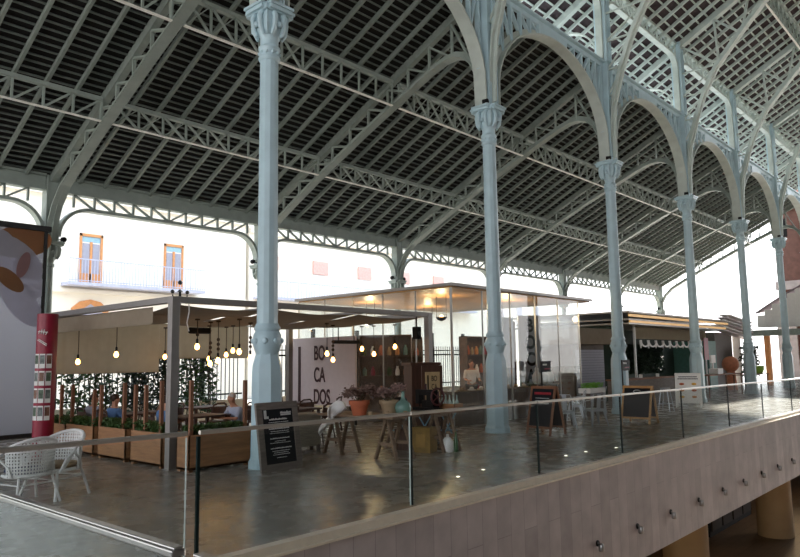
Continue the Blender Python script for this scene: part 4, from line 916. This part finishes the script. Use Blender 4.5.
# ------------------------------------------------------------------ glass kiosk
gk = thing('glass_kiosk', 'large glass walled kiosk with a flat timber lined roof', 'kiosk', (14.83, 11.45, 0))
KX, KY, KZ = 7.1, 6.3, 3.72
def pane_x(x0, x1, y): return MB().box((x0+.01, y-.006, .02), (x1-.01, y+.006, KZ))
def pane_y(y0, y1, x): return MB().box((x-.006, y0+.01, .02), (x+.006, y1-.01, KZ))
for i in range(5): pane_x(KX*i/5, KX*(i+1)/5, 0).build('glass_pane', M_kglass, gk)
for i in range(5): pane_y(KY*i/5, KY*(i+1)/5, 0).build('glass_pane', M_kglass, gk)
for i in range(5): pane_x(KX*i/5, KX*(i+1)/5, KY).build('glass_pane', M_kglass, gk)
for i in range(4): pane_y(KY*i/4, KY*(i+1)/4, KX).build('glass_pane', M_kglass, gk)
for i in range(6):
    MB().cbox((KX*i/5, 0, KZ/2), (.015, .05, KZ)).build('mullion', M_steel, gk); MB().cbox((0, KY*i/5, KZ/2), (.05, .015, KZ)).build('mullion', M_steel, gk)
MB().cbox((.02, .02, KZ/2), (.05, .05, KZ)).build('corner_post', M_steel, gk)
MB().box((-.1, -.1, KZ+.04), (KX+.9, KY+.1, KZ+.12)).build('roof_slab', M_frame, gk); MB().box((0, 0, KZ), (KX+.85, KY, KZ+.04)).build('timber_ceiling', M_timber, gk)
for i, (x, y) in enumerate(((2, 2), (5, 2), (2, 4.5), (5, 4.5))):
    MB().lathe([(.1, KZ-.06), (.1, KZ)], (x, y, 0), 12).build('ceiling_lamp', M_lampw, gk) if False else None
M_lampw = mat('warm_lamp', '#ffdca0', .4, emit='#ffc070', es=6)
klabs = ['upward lamp over the left shelves of the kiosk', 'upward lamp near the front corner of the kiosk', 'upward lamp at the back of the kiosk', 'upward lamp over the right side of the kiosk']
for (x, y), lab in zip(((16.6, 13.2), (19.6, 12.8), (16.6, 16.2), (19.6, 16.2)), klabs):
    t = thing('bowl_lamp', lab, 'lamp', (x, y, 2.95), group=None)
    MB().lathe([(.02, 0), (.12, .04), (.18, .12), (.17, .12), (.1, .05)], n=20).build('bowl', M_dsteel, t); MB().ball((0, 0, .12), .07, 12).build('glow', M_lampw, t); MB().tube([(0, .19, .12), (0, .19, .77)], .008, 5).tube([(0, -.19, .12), (0, -.19, .77)], .008, 5).build('rod', M_black, t)
    l = bpy.data.objects.new('bowl_lamp_light', bpy.data.lights.new('bowl_lamp_light', 'POINT')); COL.objects.link(l); l.parent = t; l.location = (0, 0, .3); l.data.energy = 45; l.data.color = (1, .72, .38); l.data.shadow_soft_size = .1
def shelf_unit(label, loc, rot, w, h, d, m, n=4, fill=True):
    t = thing('shelf_unit', label, 'shelf', loc, rot)
    MB().box((-w/2, d-.03, 0), (w/2, d, h)).build('back_panel', m, t)
    MB().box((-w/2, 0, 0), (-w/2+.04, d, h)).box((w/2-.04, 0, 0), (w/2, d, h)).build('side_panel', m, t)
    for i in range(n+1): MB().box((-w/2, 0, i*(h-.04)/n), (w/2, d, i*(h-.04)/n+.04)).build('shelf', m, t)
    return t
M_brownw = mat('brown_panel', '#5c4738', .6, var=.2)
su = [(16.2, 15.2, 'dark shelf unit inside the kiosk behind the pergola corner'), (18.4, 16.6, 'dark shelf unit at the back of the kiosk'), (20.6, 14.6, 'dark shelf unit on the right inside the kiosk')]
for i, (x, y, lab) in enumerate(su):
    shelf_unit(lab, (x, y, 0), -.9 if i < 2 else 0, 1.7, 2.6, .35, M_brownw)
cols = [M_maroon, M_leaf, M_white, M_terra, M_beige, M_orange, M_green, M_crim]
def on_shelf(i, lvl, j):
    x, y, _ = su[i]; rot = -.9 if i < 2 else 0; R = Matrix.Rotation(rot, 3, 'Z'); p = R @ V((-.65+.26*j, .12, 0)); return (x+p.x, y+p.y, lvl*.64+.041)
lv = ['lowest', 'second', 'third', 'top']
for i in range(3):
    for l in range(1, 4):
        for j in range(6):
            o = MB().lathe([(.06, 0), (.075, .05), (.07, .15+.03*((i+j+l) % 3)), (.035, .22+.03*((i+j) % 3)), (.035, .26+.03*((i+j) % 3))], n=10).build('shelf_jar', cols[(i*5+l*3+j) % 8], loc=on_shelf(i, l, j)); tag(o, '%s %s jar on the %s shelf, %s' % (['first', 'second', 'third', 'fourth', 'fifth', 'sixth'][j], ['dark red', 'green', 'white', 'terracotta', 'beige', 'orange', 'glass', 'crimson'][(i*5+l*3+j) % 8], lv[l], ['unit behind the pergola corner', 'unit at the kiosk back', 'unit on the kiosk right'][i]), 'jar', 'jars on the %s shelf, %s' % (lv[l], ['unit behind the pergola corner', 'unit at the kiosk back', 'unit on the kiosk right'][i]))
kc = thing('service_counter', 'brown timber service counter along the kiosk front', 'counter', (15.1, 11.65, 0))
MB().box((0, 0, 0), (4.4, .6, .86)).build('body', mat('counter_timber', '#6a5546', .55, var=.2, scale=2, stretch=(5, 1, 1)), kc); MB().box((-.03, -.03, .86), (4.43, .63, .91)).build('worktop', M_oldwood, kc)
kc2 = thing('service_counter', 'brown timber counter along the left glass wall of the kiosk', 'counter', (15.1, 12.6, 0)); MB().box((0, 0, 0), (.6, 3.6, .86)).build('body', M_brownw, kc2); MB().box((-.02, -.02, .86), (.62, 3.62, .91)).build('worktop', M_oldwood, kc2)
for i in range(9):
    x = 15.35+.46*i; o = MB().lathe([(.02, 0), (.11, .01), (.13, .03), (.12, .03)], n=16).ball((0, 0, .06), .07, 8, .7).build('food_plate', [M_white, M_beige, M_white][i % 3], loc=(x, 11.9, .91)); tag(o, '%s plate of food on the kiosk front counter, %s from the left' % (['white', 'beige', 'white'][i % 3], ['first', 'second', 'third', 'fourth', 'fifth', 'sixth', 'seventh', 'eighth', 'ninth'][i]), 'plate', 'plates on the kiosk front counter')
# tall panels inside, right part
tp = thing('banner_panel', 'tall grey banner panel with vertical BOCA lettering inside the kiosk', 'sign', (19.98, 12.2, 0)); tp.rotation_euler.z = -.75
MB().box((-.38, 0, .3), (.38, .06, 3.2)).build('panel', mat('grey_banner', '#8b8d93', .6, var=.03), tp)
for s, z in zip('BOCA', (2.85, 2.3, 1.75, 1.2)): text(s, tp, (0, -.006, z), 0, .6, M_black, .7, bold=.02)
tp2 = thing('banner_panel', 'tall blue-grey plain panel left of the lettered banner', 'sign', (18.85, 12.3, 0)); MB().box((-.3, 0, .3), (.3, .06, 3.1)).build('panel', mat('bluegrey_panel', '#8594a2', .6, var=.03), tp2)
tp3 = thing('curtain_rail', 'dark red and black curtain between the two tall panels', 'curtain', (19.35, 12.45, 0)); MB().box((-.16, 0, .2), (.16, .04, 3.0)).build('curtain', mat('dark_red_cloth', '#3c1a1c', .8), tp3)
person('kitchen worker in a white jacket standing inside the kiosk', (18.6, 13.6, 0), 2.5, M_white, M_dk, M_hairb, seated=False, lean=.02, scale=1)
for (x, y, lab) in ((19.9, 11.95, 'left'), (20.3, 11.95, 'middle'), (20.7, 11.95, 'right')):
    o = MB().lathe([(.08, 0), (.16, .12), (.15, .28), (.06, .42), (.07, .5), (.03, .55)], n=14).build('white_vase', M_white, loc=(x, y, .96)); tag(o, 'white vase on the dark table in the kiosk, %s of three' % lab, 'vase', 'white vases')
table('dark side table carrying the white vases', (20.3, 11.95, 0), 0, 1.2, .5, .96, M_dsteel, 'side_table', None)

# ------------------------------------------------------------------ boards and metal chairs by the balustrade
eb = thing('sandwich_board', 'timber framed sandwich board with red heading before the kiosk', 'sign', (14.9, 8.75, 0), -1.75)
def aframe(t, w, h, board, lines, mw):
    for s, nm in ((-1, 'front_frame'), (1, 'rear_frame')):
        b = MB(); sl = .28
        for x in (-w/2+.03, w/2-.03): b.bar((x, s*sl, 0), (x, s*.02, h), .05, .035, (1, 0, 0))
        b.bar((-w/2, s*.03, h-.03), (w/2, s*.03, h-.03), .06, .035, (0, 0, 1)); b.bar((-w/2, s*sl*.85, h*.15), (w/2, s*sl*.85, h*.15), .05, .03, (0, 0, 1))
        f = b.build(nm, mw, t)
        p = MB(); y0 = s*(sl*.82); y1 = s*(.045); p.add([(-w/2+.05, y0, h*.17), (w/2-.05, y0, h*.17), (w/2-.05, y1, h-.06), (-w/2+.05, y1, h-.06), (-w/2+.05, y0-s*.01, h*.17), (w/2-.05, y0-s*.01, h*.17), (w/2-.05, y1-s*.01, h-.06), (-w/2+.05, y1-s*.01, h-.06)], [(0, 1, 2, 3), (4, 5, 6, 7), (0, 1, 5, 4), (2, 3, 7, 6), (1, 2, 6, 5), (0, 3, 7, 4)]); p.build('board', board, f)
def aline(t, w, h, z, ww, hh, m, name='chalk_line'):
    b = MB(); sl = .28; fy = lambda z: -(.02+(sl-.02)*(1-z/h))-.012
    x = -ww/2
    while x < ww/2:
        s = random.uniform(.015, .035); b.bar((x, fy(z), z), (x+s*.7, fy(z), z), hh, .006, (0, 0, 1)); x += s
    b.build(name, m, t)
aframe(eb, .76, 1.12, M_chalk, 0, M_pinev)
mr2 = mat('red_chalk', '#a8323c', .9)
aline(eb, .8, 1.12, .95, .5, .06, mr2)
for z in (.84, .78, .72): aline(eb, .8, 1.12, z, .4, .015, M_chalkw)
cf = thing('framed_chalkboard', 'yellow timber framed chalkboard beyond the metal chairs', 'sign', (18.75, 8.1, 0), -1.6); aframe(cf, .85, 1.0, M_chalk, 0, mat('yellow_pine', '#b98a52', .6, var=.15))
b = MB(); b.tube([(.1*math.cos(a), -.075, .85+.035*math.sin(a)) for a in [2*pi*i/16 for i in range(17)]], .008, 5).build('chalk_emblem', M_chalkw, cf)
mb_ = thing('menu_board', 'white menu board with coloured food pictures beside the fourth blue column', 'sign', (25.3, 9.1, 0), -1.3); aframe(mb_, .85, 1.2, M_white, 0, M_white)
aline(mb_, .9, 1.2, 1.07, .6, .04, M_dsteel, 'heading'); aline(mb_, .9, 1.2, 1.0, .66, .04, M_dsteel, 'heading')
for r in range(3):
    for c in (-1, 1):
        z = .82-.22*r; MB().ball((c*.2, -(.02+.26*(1-z/1.2))-.018, z), .085, 10, .5, (1, .12)).build('food_picture', [M_orange, mat('yellow_food', '#d8a430', .6), M_terra][(r+c) % 3], mb_)
def tolix(label, loc, rot, arms=True):
    t = thing('metal_chair', label, 'chair', loc, rot, 'grey metal chairs'); m = M_metalw
    MB().box((-.19, -.18, .43), (.19, .18, .455)).box((-.19, -.18, .38), (.19, -.17, .44)).box((-.19, .17, .38), (.19, .18, .44)).box((-.19, -.18, .38), (-.18, .18, .44)).box((.18, -.18, .38), (.19, .18, .44)).build('seat', m, t, bevel=.01)
    for x in (-1, 1):
        for y in (-1, 1): MB().add([(x*.19, y*.18, .44), (x*.11, y*.18, .44), (x*.25, y*.26, 0), (x*.22, y*.26, 0), (x*.19, y*.10, .44), (x*.25, y*.23, 0)], [(0, 1, 3, 2), (0, 2, 5, 4)]).build('leg', m, t)
    b = MB().tube([(-.19, -.17, .44), (-.2, -.24, .72), (-.15, -.27, .84), (.15, -.27, .84), (.2, -.24, .72), (.19, -.17, .44)], .013, 6).sweep([(0, -.18, .44), (0, -.26, .84)], (1, 0, 0), .11, .006); b.build('backrest', m, t)
    if arms: MB().tube([(-.19, .16, .44), (-.22, .1, .64), (-.2, -.22, .7)], .012, 6).tube([(.19, .16, .44), (.22, .1, .64), (.2, -.22, .7)], .012, 6).build('arm', m, t)
    return t
M_metalw = mat('pale_metal', '#b9bec4', .35, metal=.4, var=.05)
tc_ = tolix('pale metal chair right behind the sandwich board', (16.25, 8.95, 0), 2.2)
dup(tc_, (17.35, 8.7, 0), -.6, 'pale metal chair left of the framed chalkboard')
dup(tc_, (18.6, 9.9, 0), .3, 'pale metal chair at the counter under the black sign')
dup(tc_, (21.4, 10.6, 0), .4, 'pale metal chair nearest the third blue column')
table('square metal cafe table between the pale chairs', (16.9, 9.55, 0), .2, .7, .7, .76, M_oldwood, 'metal_table', None)
def stool(label, loc):
    t = thing('bar_stool', label, 'stool', loc, group='tall pale stools'); MB().lathe([(.15, .72), (.17, .75), (.15, .76)], n=16).build('seat', M_metalw, t)
    for x in (-1, 1):
        for y in (-1, 1): MB().tube([(x*.1, y*.1, .73), (x*.19, y*.19, 0)], .014, 6).build('leg', M_metalw, t)
    MB().tube([(x*.16, y*.16, .25) for x, y in ((-1, -1), (1, -1), (1, 1), (-1, 1), (-1, -1))], .01, 5).build('footrest', M_metalw, t); return t
s0 = stool('tall pale stool left of the white menu board', (23.2, 9.1, 0)); dup(s0, (22.6, 9.6, 0), 0, 'tall pale stool at the timber bar counter'); dup(s0, (27.3, 9.6, 0), 0, 'tall pale stool right of the menu board')
for (x, y, lab, word) in ((21.16, 9.52, 'small black sign fixed to the third blue column', 1), (19.17, 11.2, 'small black sign on a post inside the kiosk front', 0)):
    t = thing('black_sign', lab, 'sign', (x, y, 0)); MB().box((-.28, -.03, 1.37), (.28, 0, 1.70)).build('plate', M_black, t); MB().box((-.28, -.03, 0), (-.24, 0, 1.37)).build('post', M_black, t)
    aa = MB(); xx = -.2
    while xx < .05: aa.box((xx, -.035, 1.57), (xx+.02, -.03, 1.62)); xx += .032
    aa.build('white_lettering', M_white, t); aa = MB(); xx = -.1
    while xx < .2: aa.box((xx, -.035, 1.45), (xx+.02, -.03, 1.48)); xx += .03
    aa.build('red_lettering', M_crim, t)

# ------------------------------------------------------------------ stalls beyond the glass kiosk
bc = thing('bar_counter', 'timber bar counter in front of the dark green stall', 'counter', (23.8, 10.9, 0)); MB().box((0, 0, 0), (5, .5, .95)).build('body', M_oldwood, bc); MB().box((-.05, -.05, .95), (5.05, .55, 1.0)).build('worktop', M_pinev, bc)
for i, (x, lab) in enumerate(((24.2, 'tall white can on the left of the bar counter'), (26.0, 'white cup on the middle of the bar counter'), (27.6, 'white cup on the right of the bar counter'))):
    o = MB().lathe([(.07, 0), (.07, .3 if i == 0 else .12), (.05, .32 if i == 0 else .13)], n=14).build('counter_cup', M_white, loc=(x, 11.1, 1.0)); tag(o, lab, 'cup')
hb_ = thing('herb_tray', 'green herbs in a tray near the metal chairs', 'plants', (20.4, 10.3, 0)); MB().box((-.5, -.2, .7), (.5, .2, .85)).build('tray', M_white, hb_); MB().box((-.45, -.15, 0), (-.4, .15, .7)).box((.4, -.15, 0), (.45, .15, .7)).build('stand', M_oldwood, hb_); MB().leaves(400, lambda: (random.uniform(-.45, .45), random.uniform(-.18, .18), random.uniform(.84, 1.0)), .04).build('leaves', mat('fresh_green', '#6fae3c', .6), hb_)
sk = thing('market_stall', 'dark green stall with a scalloped garland under a layered roof', 'stall', (27.3, 12.4, 0))
MB().box((0, 4.2, 0), (11.6, 4.3, 3.1)).box((0, 0, 0), (.1, 4.3, 3.1)).box((3.2, 2.2, 0), (11.4, 2.3, 3.1)).build('wall', mat('dark_green_wall', '#1f3529', .6), sk)
MB().box((-.5, -.6, 3.1), (11.5, 5, 3.16)).box((-.3, -.5, 3.28), (11.4, 4.8, 3.34)).box((-.7, -.7, 3.55), (11.7, 5.2, 3.62)).build('roof_layer', M_frame, sk)
MB().box((-.4, -.62, 3.17), (11.4, -.55, 3.26)).box((-.6, -.68, 3.4), (11.6, -.62, 3.5)).build('timber_edge', mat('lit_timber_edge', '#dcb070', .5, emit='#e8b878', es=.45), sk)  # faint glow put into the timber edge so it looks lit
MB().box((1.0, -.2, 2.55), (9.5, -.15, 3.05)).build('fabric_valance', M_blind, sk)
b = MB()
for i in range(9):
    x = 1.4+i*.8; pts = [(x+.4-.4*math.cos(a), -.25, 2.45-.22*math.sin(a)) for a in [pi*j/8 for j in range(9)]]; b.sweep(pts, (0, 1, 0), .05, .06)
    b.add([(x-.1, -.25, 2.5), (x+.1, -.25, 2.5), (x, -.25, 2.15), (x-.1, -.2, 2.5), (x+.1, -.2, 2.5), (x, -.2, 2.15)], [(0, 1, 2), (3, 4, 5), (0, 2, 5, 3), (1, 2, 5, 4)])
b.build('white_garland', M_white, sk)
for x in (.9, 8.8): MB().box((x, -.2, 0), (x+.08, -.12, 3.1)).build('post', M_white, sk)
MB().leaves(2500, lambda: (random.uniform(2, 9.3), random.uniform(1.9, 2.15), 1.0+1.4*random.random()), .09).build('hanging_foliage', mat('dark_foliage', '#35493a', .8, var=.5), sk)
rs = thing('roller_shutter', 'grey roller shutter box left of the green stall', 'shutter', (25.2, 12.6, 0))
b = MB(); 
for i in range(20): b.box((-1.4, 0, .1+i*.1), (.9, .03, .19+i*.1))
b.build('slats', M_shut, rs); MB().box((-1.5, .05, 0), (1.0, 1.6, 2.3)).build('box', mat('brown_box', '#5d5048', .7), rs); MB().box((-1.6, -.3, 2.3), (1.1, 1.8, 2.9)).build('brown_valance', M_canvas, rs)
s2_ = thing('louvred_kiosk', 'white louvred kiosk with teal front farther along the aisle', 'kiosk', (39.4, 12.9, 0))
MB().box((-.2, 0, 0), (1.0, 3.5, 2.6)).build('teal_unit', mat('teal_paint', '#5b8a80', .5), s2_); MB().box((1.2, .1, 0), (4.2, 3.5, 3.1)).build('brown_unit', mat('greybrown_unit', '#6b625d', .6), s2_)
for i in range(6): MB().bar((-.1, -.3-.12*i, 3.3+.13*i), (6.2, -.3, 2.75+.2*i), .07, .5, (0, 0, 1)).build('roof_louvre', M_white if i % 2 else M_panelw, s2_)
MB().box((4.6, -.2, 0), (4.8, .2, 3.2)).build('end_post', M_white, s2_)
rp = thing('red_banner', 'narrow red banner post right of the fourth blue column', 'banner', (36.6, 12.2, 0)); MB().box((-.05, -.03, .0), (.05, .03, 2.5)).build('post', M_white, rp); MB().box((-.3, -.05, 1.6), (.35, -.03, 2.7)).build('red_cloth', M_crim, rp)
wt = table('timber high table before the teal kiosk', (33.2, 10.6, 0), 0, 4.6, .8, .98, M_pinev, 'high_table', 'timber high tables'); table('timber high table nearer the right edge', (38.6, 10.7, 0), 0, 3.4, .8, .85, M_pinev, 'high_table', 'timber high tables')
sc_ = thing('shop_scale', 'white shop scale on the timber high table', 'scale', (33.0, 10.6, .98)); MB().box((-.35, -.2, 0), (.35, .2, .25)).box((-.05, .1, .25), (.05, .15, .6)).box((-.3, .08, .5), (.3, .14, .85)).build('housing', M_white, sc_)
# curved fabric pavilion at the right
pv = thing('fabric_pavilion', 'pavilion with curved grey fabric roof at the right edge', 'pavilion', (46, 12, 0))
b = MB(); vs = []; n = 14
for i in range(n+1):
    u = i/n; y = .3-7*u; z = 4.35+2.4*math.sin(min(1, u*1.2)*pi/2)
    vs += [(0, y, z-.0), (2.8, y, z+.3)]
b.add(vs, [(2*i, 2*i+2, 2*i+3, 2*i+1) for i in range(n)], True); o = b.build('fabric_roof', mat('grey_fabric', '#8b8087', .8), pv); o.modifiers.new('thick', 'SOLIDIFY').thickness = .08
b = MB(); n = 14
for i in range(n): 
    u = i/n; y = .2-6*u; z = 4.25+2.4*math.sin(min(1, u*1.2)*pi/2); b.box((.1, y-.42, 3.45), (.16, y, z-.05))
b.build('white_gable_boards', M_white, pv); MB().box((-.3, -7, 2.95), (.2, 1.6, 3.3)).build('fascia', mat('greygreen_beam', '#8e9a92', .6), pv)
MB().box((0, -.4, 0), (.3, -.1, 3)).build('post', M_orange, pv); MB().box((.1, -6, 0), (.3, -4, 3)).build('red_wall', M_crim, pv)
for k in range(7): pass
shrub(44.0, 12.2, 1.0, .3, .6, 2.3, 700, M_leafd, 'dark potted plant between the last two blue columns', .12, 'potted_plant')
o = MB().lathe([(.2, 0), (.28, .2), (.3, .4), (.27, .4)], n=20).build('lime_bowl', mat('lime_plastic', '#9ccf4a', .5), loc=(39.9, 10.7, .85)); tag(o, 'lime green tub near the sixth blue column', 'tub')
o = MB().ball((0, 0, .75), .42, 20).lathe([(.3, -.6), (.2, .4)], n=12).build('orange_ball', mat('salmon_ball', '#d88a66', .7), loc=(39.4, 11.9, .6)); tag(o, 'salmon round sculpture between the fifth and sixth columns', 'sculpture')
